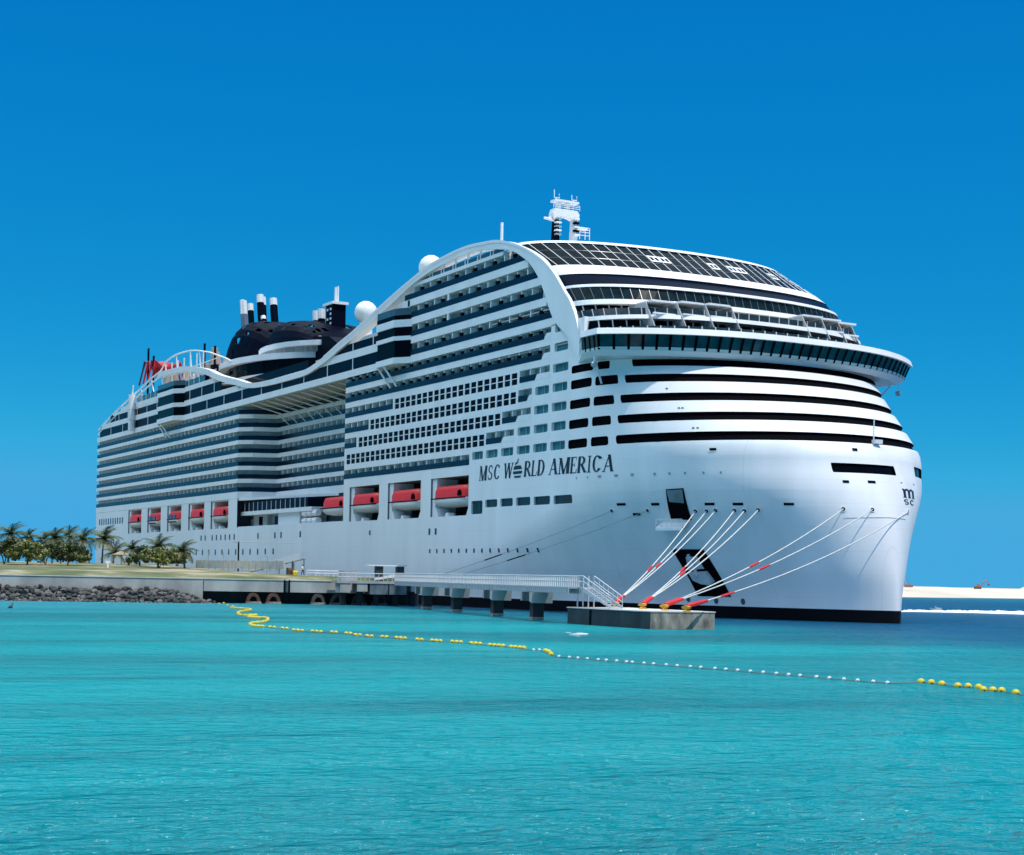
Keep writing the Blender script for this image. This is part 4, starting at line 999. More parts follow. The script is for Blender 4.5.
rp = n_.nodes.new('ShaderNodeValToRGB'); rp.color_ramp.elements[0].position = .38; rp.color_ramp.elements[0].color = (.30, .26, .17, 1); rp.color_ramp.elements[1].position = .60; rp.color_ramp.elements[1].color = (.065, .085, .025, 1)
e = rp.color_ramp.elements.new(.48); e.color = (.14, .14, .055, 1)
n_.links.new(nz.outputs['Fac'], rp.inputs[0]); n_.links.new(rp.outputs[0], b_.inputs['Base Color'])
ys = [-170 + i * 2.5 for i in range(57)] + [-27.4]
ds = [1.2, 2, 3, 5, 8, 12, 18, 26, 36, 50, 70, 100, 150, 220, 330]
q = MB(); q.grid([[(wx(y) - d, y, gz(wx(y) - d, y)) for y in ys] for d in ds][::-1], m)
q.face([(-115, -27.4, -1), (220, -27.4, -1), (220, -27.4, 4.2), (-115, -27.4, 4.2)][::-1], CONC)
q.build('ground', smooth=True, kind='structure')

# ------------------------------------------------------------------ seawall, quay deck, fenders
t = thing('seawall', 'pale concrete seawall above the rubble slope on the left', 'seawall', (214.5, -92, 0))
def seg(b, P, z0, z1, th, m, off=0):
    for (xa, ya), (xb, yb) in zip(P, P[1:]):
        d = Vector((xb - xa, yb - ya)).normalized(); no = Vector((d.y, -d.x)) 
        a0, a1 = Vector((xa, ya)) + no * off, Vector((xb, yb)) + no * off
        b.prism([tuple(a0), tuple(a1), tuple(a1 - no * th), tuple(a0 - no * th)], 'z', z0, z1, m)
loc = lambda P, o: [(x - o[0], y - o[1]) for x, y in P]
b = MB(); seg(b, loc(WALL[:3], (214.5, -92)), -.8, 3.5, 1.3, CONC); b.build('wall', t)
b = MB(); seg(b, loc(WALL[:3], (214.5, -92)), 3.5, 3.62, 1.5, mat('cap_concrete', (.60, .58, .53), .8, noise=.25, nscale=.5), .1); b.build('coping', t)
t = thing('quay_deck', 'concrete quay deck on fenders between the seawall and the walkway', 'quay', (218.3, -61.5, 0))
Q = [(218.35, -61.4), (222.0, -33.5)]; o = (218.3, -61.5)
b = MB(); seg(b, loc(Q, o), 1.75, 3.5, 7, CONC, .02); b.build('deck_slab', t)
b = MB(); seg(b, loc(Q, o), 3.5, 3.62, 1.5, mat('cap_concrete', (.60, .58, .53)), .12); b.build('coping', t)
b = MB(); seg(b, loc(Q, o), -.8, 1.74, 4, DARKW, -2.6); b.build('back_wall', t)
b = MB(); d = Vector((222.0 - 218.35, -33.5 + 61.4)).normalized(); no = Vector((d.y, -d.x))
for s in (-.35, .35):
    p = d * (12.5 + s) + no * .12; b.box(p.x - .1, p.x + .1, p.y - .1, p.y + .1, .3, 3.6, BLACK)
for i in range(9): 
    p = d * 12.5 + no * .12; b.box(p.x - .05, p.x + .05, p.y - .35, p.y + .35, .5 + i * .34, .56 + i * .34, BLACK)
b.build('ladder', t)
RUST = mat('rusty_rubber', (.13, .06, .035), .8, noise=.6, nscale=1.5); RUB = mat('grey_rubber', (.07, .07, .07), .8, noise=.5, nscale=1.5)
for i, px in enumerate((236, 251, 285, 300, 317, 333, 357, 372)):
    p = on_z(px, 604, 0); y = p.y
    s = (px - 200) / 150; yy = -61.5 + 29 * ((px - 199) / (345 - 199)) if px < 346 else None
    if yy is None: continue
    base = Vector((wx(yy) + .1, yy, 0))
    f = thing('dock_fender', 'rust brown arched fender under the quay deck' if i < 2 else 'grey arched fender under the quay deck', 'fender', base, math.atan2(d.y, d.x) , 'rusty quay fenders' if i < 2 else 'grey quay fenders')
    g = MB(); arc_ = [(1.05 * math.cos(math.pi * k / 12), .25 + 1.35 * math.sin(math.pi * k / 12)) for k in range(13)]; inn = [(.6 * math.cos(math.pi * k / 12), .25 + .85 * math.sin(math.pi * k / 12)) for k in range(13)]
    g.prism(arc_ + inn[::-1], 'y', -.35, .25, RUST if i < 2 else RUB); g.build('arch', f)
    g = MB(); g.prism([(-1.25, -.6), (1.25, -.6), (1.1, .3), (-1.1, .3)], 'y', -.55, .3, CONCW); g.build('footing', f)

# ------------------------------------------------------------------ boulders
def boulder(seed):
    r = random.Random(seed); bm = bmesh.new(); bmesh.ops.create_icosphere(bm, subdivisions=2, radius=1.0)
    pl = [(Vector((r.gauss(0, 1), r.gauss(0, 1), r.gauss(0, 1))).normalized(), r.uniform(.55, .85)) for _ in range(9)]
    for v in bm.verts:
        for n, k in pl:
            dd = v.co.dot(n)
            if dd > k: v.co -= n * (dd - k)
        v.co *= 1 + r.uniform(-.04, .04)
    me = bpy.data.meshes.new('boulder'); bm.to_mesh(me); bm.free(); return me
BM = [boulder(s) for s in range(8)]
for i, me in enumerate(BM): me.materials.append(ROCK2 if i % 3 == 0 else ROCK)
r = random.Random(11); cnt = 0
for row in range(5):
    y = -94.5
    while y < -59.5 - row * .0:
        off = .5 + row * .8 + r.uniform(-.3, .3); z = 1.75 - row * .45 + r.uniform(-.25, .2)
        if y > -66: z -= (y + 66) * .30
        if z > -.35:
            o_ = bpy.data.objects.new('boulder', r.choice(BM)); COL.objects.link(o_)
            s = r.uniform(.32, .55); o_.scale = (s * r.uniform(.9, 1.3), s * r.uniform(.9, 1.3), s * r.uniform(.7, 1)); o_.rotation_euler = (r.uniform(-.5, .5), r.uniform(-.5, .5), r.uniform(0, 6.28))
            o_.location = (wx(y) + off, y, z)
            tag(o_, 'grey boulder in the rubble slope below the seawall', 'boulder', 'boulders below the seawall'); cnt += 1
        y += r.uniform(.55, .80)

# ------------------------------------------------------------------ palms and shrubs
LEAF = mat('palm_leaf', (.075, .12, .022), .5, noise=.6, nscale=.6); LEAF2 = mat('palm_leaf_dry', (.19, .18, .05), .6, noise=.5, nscale=.8)
BUSH = mat('shrub_leaf', (.055, .09, .018), .55, noise=.6, nscale=.4); BUSH2 = mat('shrub_leaf_pale', (.22, .24, .04), .55, noise=.5, nscale=.5)
TRUNK = mat('palm_trunk', (.20, .16, .12), .9, noise=.5, nscale=2.0, stretch=(1, 1, 4), bump=.3)
def palm_parts(seed, H, L):
    r = random.Random(seed); tb = MB(); lean = r.uniform(-.5, .5), r.uniform(-.5, .5)
    pts = [(lean[0] * (k / 7) ** 2, lean[1] * (k / 7) ** 2, -.3 + (H + .3) * k / 7) for k in range(8)]
    tb.tube(pts, [.26, .2, .17, .16, .15, .14, .15, .17], TRUNK, 8)
    cb = MB(); top = Vector(pts[-1]); nf = 26
    for f in range(nf):
        az = 2 * math.pi * f / nf * 2.39 + r.uniform(-.2, .2); el = 1.35 - 1.75 * (f / nf) + r.uniform(-.12, .12); ln = L * r.uniform(.85, 1.1)
        dr = Vector((math.cos(az), math.sin(az), 0)); p = top.copy(); prev = None; mt = LEAF if f < nf * .78 else LEAF2
        K = 13; sd = Vector((-dr.y, dr.x, 0))
        for k in range(K + 1):
            t_ = k / K; e_ = el - 1.25 * t_ ** 1.5
            if k: p = p + (dr * math.cos(e_) + Vector((0, 0, 1)) * math.sin(e_)) * (ln / K)
            if prev is not None:
                wdt = ln * .25 * math.sin(math.pi * min(1, .12 + .84 * t_)) ** .7
                tg = (p - prev).normalized(); upn = sd.cross(tg)
                for s in (-1, 1):
                    for h in (0, .33, .66):
                        a = prev.lerp(p, h); bq = prev.lerp(p, h + .30)
                        tip = a + sd * s * wdt + tg * wdt * .55 - Vector((0, 0, 1)) * wdt * r.uniform(.25, .7)
                        cb.face([a, bq, tip], mt)
                cb.face([prev - sd * .03, prev + sd * .03, p + sd * .02, p - sd * .02], mt)
            prev = p.copy()
    return tb, cb
def palm(label, px, py, depth, H, L, seed, group=None):
    p = at(px, py, depth); z = gz(p.x, p.y) - .05
    t = thing('palm_tree', label, 'palm tree', (p.x, p.y, z), 0, group); a, c = palm_parts(seed, H * .84, L * 1.12); a.build('trunk', t); c.build('crown', t); return t
def shrub(label, px, depth, W, H, seed, pale=False, group=None):
    p = at(px, 570, depth); z = gz(p.x, p.y) - .05; r = random.Random(seed)
    W *= 1.3; H *= .92; t = thing('shrub', label, 'shrub', (p.x, p.y, z), 0, group)
    tb = MB()
    for k in range(4): 
        a = r.uniform(0, 6.28); tb.tube([(0, 0, -.2), (.35 * math.cos(a), .35 * math.sin(a), H * .3), (W * .3 * math.cos(a), W * .3 * math.sin(a), H * .65)], [.11, .08, .04], TRUNK, 5)
    tb.build('trunk', t); cb = MB(); cl = []
    for k in range(34):
        a = r.uniform(0, 6.28); rr = W * .5 * r.random() ** .5; zz = H * r.uniform(.28, .95) ; rr *= (1 - .55 * (zz / H - .45) ** 2 * 2)
        cl.append((Vector((rr * math.cos(a), rr * math.sin(a), zz)), r.uniform(.35, .7) * W * .2))
    for c, s in cl:
        for k in range(60):
            d_ = Vector((r.gauss(0, 1), r.gauss(0, 1), r.gauss(0, .8))).normalized(); p_ = c + d_ * s * r.uniform(.5, 1.1)
            u = d_.orthogonal().normalized(); v = d_.cross(u); a = r.uniform(0, 6.28); u, v = u * math.cos(a) + v * math.sin(a), v * math.cos(a) - u * math.sin(a); u = (u + d_ * r.uniform(-.6, .6)).normalized()
            l = r.uniform(.18, .34); cb.face([p_ - u * l, p_ + v * l * .55, p_ + u * l, p_ - v * l * .55], BUSH2 if (pale and r.random() < .7) or r.random() < .15 else BUSH)
    cb.build('crown', t); return t
for a in [('tall palm with a wide crown standing alone before the ship stern', 102, 566, 300, 5.6, 3.4, 1), ('slender palm just right of the tallest palm', 128.5, 569, 285, 3.6, 2.2, 2), ('palm rising out of pale shrubs in the middle of the lawn', 158, 572, 275, 4.4, 2.9, 3),
          ('rightmost palm on the lawn, nearest the panel fence', 184.5, 571, 275, 3.6, 2.7, 4), ('low bushy palm behind the thatched sunshade', 113, 568, 310, 2.6, 3.0, 5),
          ('tall dark palm at the left edge of the picture', 8, 566, 280, 6.0, 3.0, 6), ('thin palm second from the left edge', 29, 566, 300, 5.6, 2.4, 7), ('palm with drooping fronds above the pale shrub', 52, 566, 285, 5.4, 2.8, 8),
          ('palm behind the middle of the left grove', 69, 566, 300, 6.0, 3.0, 9), ('dark palm at the right end of the left grove', 83, 567, 295, 5.2, 3.0, 10), ('stout low palm at the back of the left grove', 42, 566, 330, 5.4, 3.2, 12)]:
    palm(*a)
for a in [('dark green shrub at the left edge below the tall palm', 4, 268, 5.0, 4.6, 1, False), ('yellow green shrub left of the sandy patch', 27, 265, 5.0, 4.2, 2, True), ('round green shrub in the left grove', 45, 270, 4.4, 4.0, 3, False), ('wide olive shrub at the right end of the grove', 67, 270, 5.0, 4.0, 4, False),
          ('olive shrub between the slender palm and the lawn palm', 140, 280, 3.4, 3.8, 5, False), ('pale leafy shrub around the lawn palm trunk', 159, 270, 4.4, 3.6, 6, True), ('dark shrub behind the rightmost palm', 177, 290, 3.6, 3.4, 7, False), ('low shrub at the back beside the white stone', 80, 300, 3.0, 3.0, 8, False), ('shrub in front of the grove edge', 15, 300, 5.5, 4.8, 9, False), ('shrub far back in the grove', 57, 305, 5.5, 4.6, 10, False)]:
    shrub(*a)
def place(px, py, depth): p = at(px, py, depth); return Vector((p.x, p.y, gz(p.x, p.y)))
# thatched sunshade, white stone, white sign post
p = place(121, 567, 290); t = thing('sunshade', 'thatched conical sunshade on the lawn behind the palms', 'sunshade', p); b = MB(); b.lathe([(0, 2.5), (1.7, 1.75), (1.65, 1.65), (0, 2.2)], (0, 0, 0), mat('thatch', (.38, .30, .18), .9, noise=.5, nscale=3), 12); b.build('thatch', t); b = MB(); b.tube([(0, 0, -.2), (0, 0, 2.3)], .06, TRUNK, 6); b.build('pole', t)
p = place(86, 567, 300); t = MB(); t.prism([(-.9, -.2), (.9, -.2), (.95, 1.6), (.4, 2.5), (-.5, 2.4), (-.95, 1.5)], 'y', -.5, .5, mat('pale_stone', (.55, .51, .45), .9, noise=.2, nscale=1)); o_ = t.build('standing_stone'); o_.location = p; tag(o_, 'pale standing stone behind the left grove', 'stone')
p = place(107.5, 573, 262); t = thing('sign_post', 'small white sign post on the lawn', 'sign', p); b = MB(); b.box(-.12, .12, -.12, .12, -.2, .8, TRIM); b.build('post', t); b = MB(); b.box(-.1, .1, -.38, .38, .75, 1.15, TRIM); b.build('sign_panel', t)

# ------------------------------------------------------------------ things along the quay
BEI = mat('fence_beige', (.60, .57, .50), .7, noise=.2, nscale=1)
A_, B_ = place(196, 573, 292), place(284, 571, 272)
t = thing('panel_fence', 'beige panel fence between the lawn and the ship', 'fence', A_); d = (B_ - A_); d.z = 0; ln = d.length; d.normalize(); N = 13
for i in range(N + 1):
    p = d * (ln * i / N); b = MB(); b.box(p.x - .07, p.x + .07, p.y - .07, p.y + .07, -.3, 1.65, BEI); b.build('post', t)
    if i < N:
        p2 = d * (ln * (i + .96) / N); p1 = d * (ln * (i + .04) / N); b = MB(); no = Vector((-d.y, d.x)) * .04; b.prism([(p1.x - no.x, p1.y - no.y), (p2.x - no.x, p2.y - no.y), (p2.x + no.x, p2.y + no.y), (p1.x + no.x, p1.y + no.y)], 'z', .12, 1.5, BEI); b.build('fence_panel', t)
p = place(238, 574, 285); p2 = place(293, 574, 270) - p; t = thing('light_gantry', 'dark post carrying a long thin beam beside the gangway', 'gantry', p)
b = MB(); b.tube([(0, 0, 0), (0, 0, 5.6)], .16, BLACK, 6); b.build('post', t); b = MB(); b.tube([(-.6, -.3, 5.45), (p2.x, p2.y, 5.2)], .06, RAIL, 5); b.build('beam', t); b = MB(); b.tube([(p2.x, p2.y, -.2), (p2.x, p2.y, 5.2)], .05, RAIL, 5); b.build('stay', t)
b = MB(); b.box(-1.2, -.4, -.5, .0, 5.3, 5.55, RAIL); b.build('lamp', t)
for px, lab in ((208, 'thin grey lamp post at the left end of the panel fence'), (223, 'thin grey lamp post behind the panel fence'), (267, 'thin grey post near the gangway foot')):
    p = place(px, 572, 282); o_ = MB(); o_.tube([(0, 0, -.2), (0, 0, 3.2)], .06, STEEL, 5); o_.tube([(0, 0, 3.2), (.4, -.3, 3.25)], .07, STEEL, 5); g = o_.build('lamp_post'); g.location = p; tag(g, lab, 'lamp post')
p = place(248, 572, 282); t = thing('gangway', 'white covered gangway sloping up to the ship side', 'gangway', p); b = MB()
e_ = Vector((9.5, 7.0, 2.6)); sd = Vector((-.55, .8, 0)) * .5
for s in (-1, 1): b.face([sd * s + Vector((0, 0, .1)), sd * s + e_ + Vector((0, 0, .1)), sd * s + e_ + Vector((0, 0, 1.25)), sd * s + Vector((0, 0, 1.25))], TRIM)
b.face([sd * -1 + Vector((0, 0, .1)), sd + Vector((0, 0, .1)), sd + e_ + Vector((0, 0, .1)), sd * -1 + e_ + Vector((0, 0, .1))], GREYW); b.build('ramp', t)
b = MB(); b.tube([tuple(e_ * .98), (e_.x * .98, e_.y * .98, 0)], .12, STEEL, 5); b.tube([tuple(e_ * .55), (e_.x * .55, e_.y * .55, 0)], .12, STEEL, 5); b.tube([(0, 0, 0), (0, 0, 1.2)], .2, BLACK, 6); b.build('stand', t)
p = place(305.5, 577, 262); t = thing('gate_booth', 'narrow dark gate frame at the end of the panel fence', 'gate', place(293, 574, 268)); b = MB()
for s in (-.55, .55): b.box(s - .08, s + .08, -.08, .08, 0, 2.3, STEEL)
b.box(-.63, .63, -.08, .08, 2.3, 2.45, STEEL); b.build('frame', t); b = MB(); b.box(-.45, .45, -.03, .03, .1, 2.2, mat('gate_dark', (.07, .08, .09), .5)); b.build('door', t)
for px, lab, m_, w_, h_ in ((294.5, 'small yellow equipment box by the gate', YEL, .55, .7), (289.5, 'small rust red box left of the yellow box', RUST, .5, 1.1)):
    o_ = MB(); o_.prism([(-w_, 0), (w_, 0), (w_, h_ * .7), (w_ * .6, h_), (-w_, h_)], 'y', -.4, .4, m_); g = o_.build('equipment_box'); g.location = place(px, 578, 258); tag(g, lab, 'box')
# a person on the quay: one continuous skinned body
def person(loc, rz, label, shirt, trousers, skin, step=.25):
    t = thing('person', label, 'person', loc, rz)
    J = {'pel': (0, 0, .95, .15, .11), 'sp': (0, .01, 1.2, .15, .10), 'ch': (0, .0, 1.38, .17, .11), 'nk': (0, .0, 1.5, .06, .06), 'hd': (0, -.02, 1.60, .085, .10), 'ht': (0, -.01, 1.70, .08, .09),
         'hl': (.09, 0, .9, .09, .09), 'kl': (.1, -step * .7, .5, .065, .065), 'al': (.1, -step, .09, .045, .045), 'tl': (.1, -step - .16, .03, .04, .03),
         'hr': (-.09, 0, .9, .09, .09), 'kr': (-.1, step * .2, .5, .065, .065), 'ar': (-.1, step, .10, .045, .045), 'tr': (-.1, step - .15, .04, .04, .03),
         'sl': (.19, 0, 1.41, .06, .06), 'el': (.25, step * .5, 1.15, .045, .045), 'wl': (.25, step * .3, .9, .035, .035), 'fl': (.25, step * .25, .8, .03, .04),
         'sr': (-.19, 0, 1.41, .06, .06), 'er': (-.25, -step * .5, 1.15, .045, .045), 'wr': (-.25, -step * .9, .93, .035, .035), 'fr': (-.25, -step * 1.1, .84, .03, .04)}
    E = 'pel sp,sp ch,ch nk,nk hd,hd ht,pel hl,hl kl,kl al,al tl,pel hr,hr kr,kr ar,ar tr,ch sl,sl el,el wl,wl fl,ch sr,sr er,er wr,wr fr'.split(',')
    K = list(J); me = bpy.data.meshes.new('body'); me.from_pydata([J[k][:3] for k in K], [tuple(K.index(x) for x in e.split()) for e in E], [])
    o = bpy.data.objects.new('body', me); COL.objects.link(o); md = o.modifiers.new('skin', 'SKIN'); o.modifiers.new('sub', 'SUBSURF').levels = 1
    for i, k in enumerate(K): me.skin_vertices[0].data[i].radius = J[k][3:5]; me.skin_vertices[0].data[i].use_root = (k == 'pel')
    dg = bpy.context.evaluated_depsgraph_get(); m2 = bpy.data.meshes.new_from_object(o.evaluated_get(dg)); bpy.data.objects.remove(o)
    for mm in (shirt, trousers, skin): m2.materials.append(mm)
    for pl in m2.polygons:
        c = pl.center; pl.material_index = 1 if c.z < .98 and abs(c.x) < .22 and c.z > .1 else (0 if .98 <= c.z < 1.49 and not (abs(c.x) > .2 and c.z < 1.2) else 2); pl.use_smooth = True
    g = bpy.data.objects.new('body', m2); COL.objects.link(g); g.parent = t
    h = MB(); h.ball((0, .01, 1.685), .1, mat('dark_hair', (.02, .015, .01), .6), 12, 1, 1.1, .8); h.build('hair', t)
    return t
person(place(302.5, 576, 262), R(120), 'person in a white shirt and dark trousers walking along the quay', mat('white_shirt', (.75, .75, .73), .8), mat('dark_trousers', (.02, .022, .03), .8), mat('skin_tone', (.35, .2, .13), .6))
# white barrier rails
for i, px in enumerate((313, 322, 331, 340)):
    t = thing('barrier', 'low white barrier along the quay edge', 'barrier', place(px, 577, 255), R(80), 'white barriers on the quay'); b = MB()
    b.tube([(-1, 0, 0), (-1, 0, .85), (1, 0, .85), (1, 0, 0)], .06, TRIM, 5); b.build('frame', t); b = MB(); b.tube([(-1, 0, .45), (1, 0, .45)], .05, TRIM, 5); b.build('crossbar', t)

# ------------------------------------------------------------------ pump house platform and catwalk to the dolphin
def line(y0, x0, y1, x1): return lambda x: y0 + (y1 - y0) * (x - x0) / (x1 - x0)
CW = line(-34.6, 226, -49.4, 301)
cd = Vector((75, -14.8)).normalized(); ca_ = math.atan2(cd.y, cd.x)
P0 = on_y(347, 590, -35.0).x
t = thing('service_platform', 'concrete platform with a flat roofed shelter where the walkway starts', 'platform', (225.0, -40.6, 0), math.atan2(27.9, 3.65))
TB = mat('teal_concrete', (.16, .22, .25), .7, noise=.6, nscale=.8, stretch=(1, 1, .5))
b = MB(); b.box(-2.5, 10.5, -.4, 3.2, 3.3, 3.7, CONC); b.build('deck_slab', t)
for x0, x1, z0, mm in ((-2.0, -.4, 1.9, CONC), (.6, 2.2, 2.1, CONC), (2.6, 5.4, 1.7, TB), (5.6, 8.3, 1.7, TB), (9.1, 10.3, 2.2, CONC)):
    b = MB(); b.box(x0, x1, -.3, 2.6, z0, 3.29, mm); b.build('support_block', t)
for x in (-1.2, 1.4, 4, 7, 9.7):
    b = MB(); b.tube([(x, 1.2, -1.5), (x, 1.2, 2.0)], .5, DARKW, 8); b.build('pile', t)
b = MB(); b.box(2.6, 8.5, .3, 2.6, 5.95, 6.15, TRIM); b.build('roof', t)
for x in (4.3, 7.6):
    b = MB(); b.box(x - .55, x + .55, .6, 1.6, 3.7, 5.95, mat('shelter_dark', (.03, .035, .04), .6)); b.build('shelter_cabinet', t)
b = MB(); b.box(-1.6, .9, .8, 2.2, 3.7, 5.2, mat('shelter_grey', (.40, .43, .45), .5, noise=.3, nscale=1)); b.build('control_cabinet', t)
b = MB(); b.prism([(3.4, 3.75), (6.6, 4.4), (6.6, 4.75), (3.4, 4.1)], 'y', .1, .3, TRIM); b.build('ramp_rail', t)
b = MB()
for i in range(19): b.tube([(-2.4 + i * .7, -.35, 3.7), (-2.4 + i * .7, -.35, 4.8)], .05, RAIL, 4)
b.tube([(-2.4, -.35, 4.8), (10.4, -.35, 4.8)], .06, RAIL, 4); b.tube([(-2.4, -.35, 4.25), (10.4, -.35, 4.25)], .05, RAIL, 4); b.build('railing', t)
X0, X1 = 227.5, 304.2
t = thing('catwalk', 'long railed catwalk on piles leading to the mooring dolphin', 'walkway', (X0, CW(X0), 0), ca_); LN = (X1 - X0) / cd.x
b = MB(); b.box(0, LN, 0, 1.5, 3.62, 3.8, STEEL); b.build('deck', t)
b = MB(); b.box(0, LN, .05, .2, 3.1, 3.6, STEEL); b.box(0, LN, 1.3, 1.45, 3.1, 3.6, STEEL); b.build('girder', t)
for y in (.03, 1.47):
    b = MB(); x = 0
    while x < LN:
        b.prism([(x, 3.15), (x + .22, 3.15), (x - .10, 4.9), (x - .28, 4.9)], 'y', y - .05, y + .05, RAIL); x += .68
    b.tube([(0, y, 4.92), (LN, y, 4.92)], .055, RAIL, 4); b.tube([(0, y, 4.4), (LN, y, 4.4)], .04, RAIL, 4); b.build('railing', t)
for i, (px, py) in enumerate(((427.5, 609), (458.5, 612), (493, 616), (534, 620))):
    p = on_z(px, py); x = p.x; p = Vector((x, CW(x) + .8, 0)); 
    f = thing('catwalk_pile', 'dark square pile with a pale concrete cap under the catwalk', 'pile', (p.x, p.y, 0), ca_, 'piles under the catwalk')
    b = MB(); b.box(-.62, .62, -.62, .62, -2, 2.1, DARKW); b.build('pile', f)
    b = MB(); b.box(-.7, .7, -.7, .7, -2, .35, CONCW); b.build('footing', f)
    b = MB(); b.box(-1.6, .9, -1.2, 1.2, 2.1, 3.09, CONCD); b.prism([(.9, 2.1), (1.8, 1.9), (2.0, 3.09), (.9, 3.09)], 'y', -1.2, 1.2, CONC); b.prism([(-2.2, 2.1), (-1.6, 2.1), (-1.6, 3.09), (-2.0, 3.09)], 'y', -1.2, 1.2, CONC); b.build('cap', f)  # dark middle and pale ends put shade and sun into the colour

# ------------------------------------------------------------------ mooring dolphin
DX0, DX1, DY0, DY1, DZ = 303.6, 319.1, -49.6, -42.2, 1.72
t = thing('mooring_dolphin', 'low weathered concrete mooring block in front of the bow', 'mooring block', (DX0, DY0, 0))
w_, h_ = DX1 - DX0, DY1 - DY0
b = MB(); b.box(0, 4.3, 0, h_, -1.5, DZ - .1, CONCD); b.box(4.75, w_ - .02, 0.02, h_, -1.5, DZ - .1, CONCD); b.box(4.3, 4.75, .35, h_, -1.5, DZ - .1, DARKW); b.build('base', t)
b = MB(); b.box(w_ - .015, w_ + .06, 0, h_, -1.5, DZ - .1, CONCW); b.build('end_face', t)  # pale sheet puts this end's sunlit tone into the weathered concrete colour
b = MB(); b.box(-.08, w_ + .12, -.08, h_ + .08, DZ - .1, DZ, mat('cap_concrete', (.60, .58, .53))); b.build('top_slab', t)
def on_top(px, Y): p = on_y(px, 600, Y); return Vector((p.x, Y, DZ))
# stairs down from the catwalk
a0, a1 = on_top(583, CW(301) + .8), on_top(611, CW(301) + .8); t = thing('stair_flight', 'white railed metal stair from the catwalk down to the mooring block', 'stairs', a0); ln = (a1 - a0).length
t.location.z = 0
b = MB(); n_s = 11
for i in range(n_s): b.box(ln * i / n_s, ln * (i + 1) / n_s + .08, 0, 1.3, 3.7 - 1.9 * (i + 1) / n_s - .06, 3.7 - 1.9 * (i + 1) / n_s, RAIL)
b.build('treads', t)
for y in (-.04, 1.34):
    b = MB(); b.prism([(0, 3.35), (0, 3.8), (ln + .1, 1.95), (ln + .1, DZ)], 'y', y - .03, y + .03, RAIL); b.build('stringer', t)
    b = MB(); b.tube([(0, y, 4.95), (ln, y, 2.95)], .05, RAIL, 5); b.tube([(0, y, 4.4), (ln, y, 2.4)], .04, RAIL, 5)
    for i in range(7): b.tube([(ln * i / 6, y, 3.7 - 1.9 * i / 6), (ln * i / 6, y, 4.95 - 2.0 * i / 6)], .045, RAIL, 5)
    b.build('handrail', t)
b = MB()
lx = a0.x - 301.3
b.box(-max(1.2, lx) , 0, -.05, 1.4, 3.6, 3.75, RAIL)
for x in (-1.1, 0):
    for y in (0, 1.3): b.tube([(x, y, DZ - 1.0 if False else DZ), (x, y, 4.95)], .08, RAIL, 5)
b.tube([(-1.1, 0, 4.95), (0, 0, 4.95)], .05, RAIL, 5); b.tube([(-1.1, 0, 4.35), (0, 0, 4.35)], .04, RAIL, 5); b.build('landing', t)
# hooks
HK = []; HOOKY = mat('hook_orange_yellow', (.75, .36, .02), .5, noise=.3, nscale=2)
for i, (px, Y, lab) in enumerate(((616, DY0 + 6.4, 'yellow mooring hook at the foot of the stair'), (643, DY0 + 5.0, 'second yellow mooring hook from the stair'), (665, DY0 + 3.6, 'third yellow mooring hook from the stair'), (687, DY0 + 2.2, 'yellow mooring hook nearest the right end of the block'))):
    p = on_top(px, Y); HK.append(p + Vector((0, 0, .55)))
    f = thing('mooring_hook', lab, 'mooring hook', p); b = MB(); b.lathe([(.4, 0), (.4, .1), (.22, .18), (.2, .4)], (0, 0, 0), HOOKY, 10); b.build('base', f)
    b = MB(); b.prism([(-.62, .33), (-.15, .25), (.4, .33), (.45, .52), (-.1, .64), (-.66, .5)], 'y', -.17, .17, HOOKY); b.build('hook', f)
ROPE = mat('mooring_rope', (.60, .61, .57), .8, noise=.2, nscale=2); ROPER = mat('rope_sleeve_red', (.68, .015, .02), .7, noise=.3, nscale=3)
ropes = [(0, 274.7, 13.5, .36, 'leftmost pale mooring rope of the first hook'), (0, 276.0, 13.5, .40, 'middle pale mooring rope of the first hook'), (0, 277.1, 13.55, None, 'rightmost pale mooring rope of the first hook'),
         (1, 279.5, 13.55, .36, 'leftmost pale mooring rope of the second hook'), (1, 280.8, 13.5, .32, 'middle pale mooring rope of the second hook'), (1, 282.7, 13.6, None, 'rightmost pale mooring rope of the second hook'),
         (2, 296.4, 13.8, .42, 'lower pale mooring rope of the third hook'), (2, 302.4, 13.8, .40, 'upper pale mooring rope of the third hook'), (3, 314.4, 13.8, .12, 'long single pale mooring rope leading to the stem')]
for h, u, z, sl_, lab in ropes:
    a = HK[h]; e = SO(u, z, .12); t = thing('mooring_rope', lab, 'rope', a, 0, 'ropes from the bow to the mooring block'); L = (e - a).length
    f = lambda s: (e - a) * s - Vector((0, 0, 1)) * 4 * .018 * L * s * (1 - s)
    b = MB(); b.tube([f(k / 14) for k in range(15)], .07, ROPE, 6); b.build('line', t)
    for s0, s1, r_ in ((.0, .07, .20),) + (((sl_, sl_ + 0.05, .12),) if sl_ else ()):
        b = MB(); b.tube([f(s0), f((s0 + s1) / 2), f(s1)], [r_, r_ * 1.15, r_ * .8], ROPER, 7); b.build('sleeve', t)
SPL = mat('spring_rope', (.26, .31, .33), .8)
for u, z, lab, q_ in ((266.5, 13.7, 'dark spring line running aft from the bow, upper', 0), (269.6, 13.65, 'dark spring line running aft from the bow, lower', 1)):
    e = SO(u, z, .1); a = Vector((221 + q_ * 5, -31.0, 2.9)); t = thing('spring_line', lab, 'rope', a); L = (e - a).length
    f = lambda s: (e - a) * s - Vector((0, 0, 1)) * 4 * .012 * L * s * (1 - s)
    b = MB(); b.tube([f(k / 12) for k in range(13)], .035, SPL, 5); b.build('line', t); b = MB(); b.tube([f(.44), f(.52)], .09, BLACK, 6); b.build('chafe_guard', t)

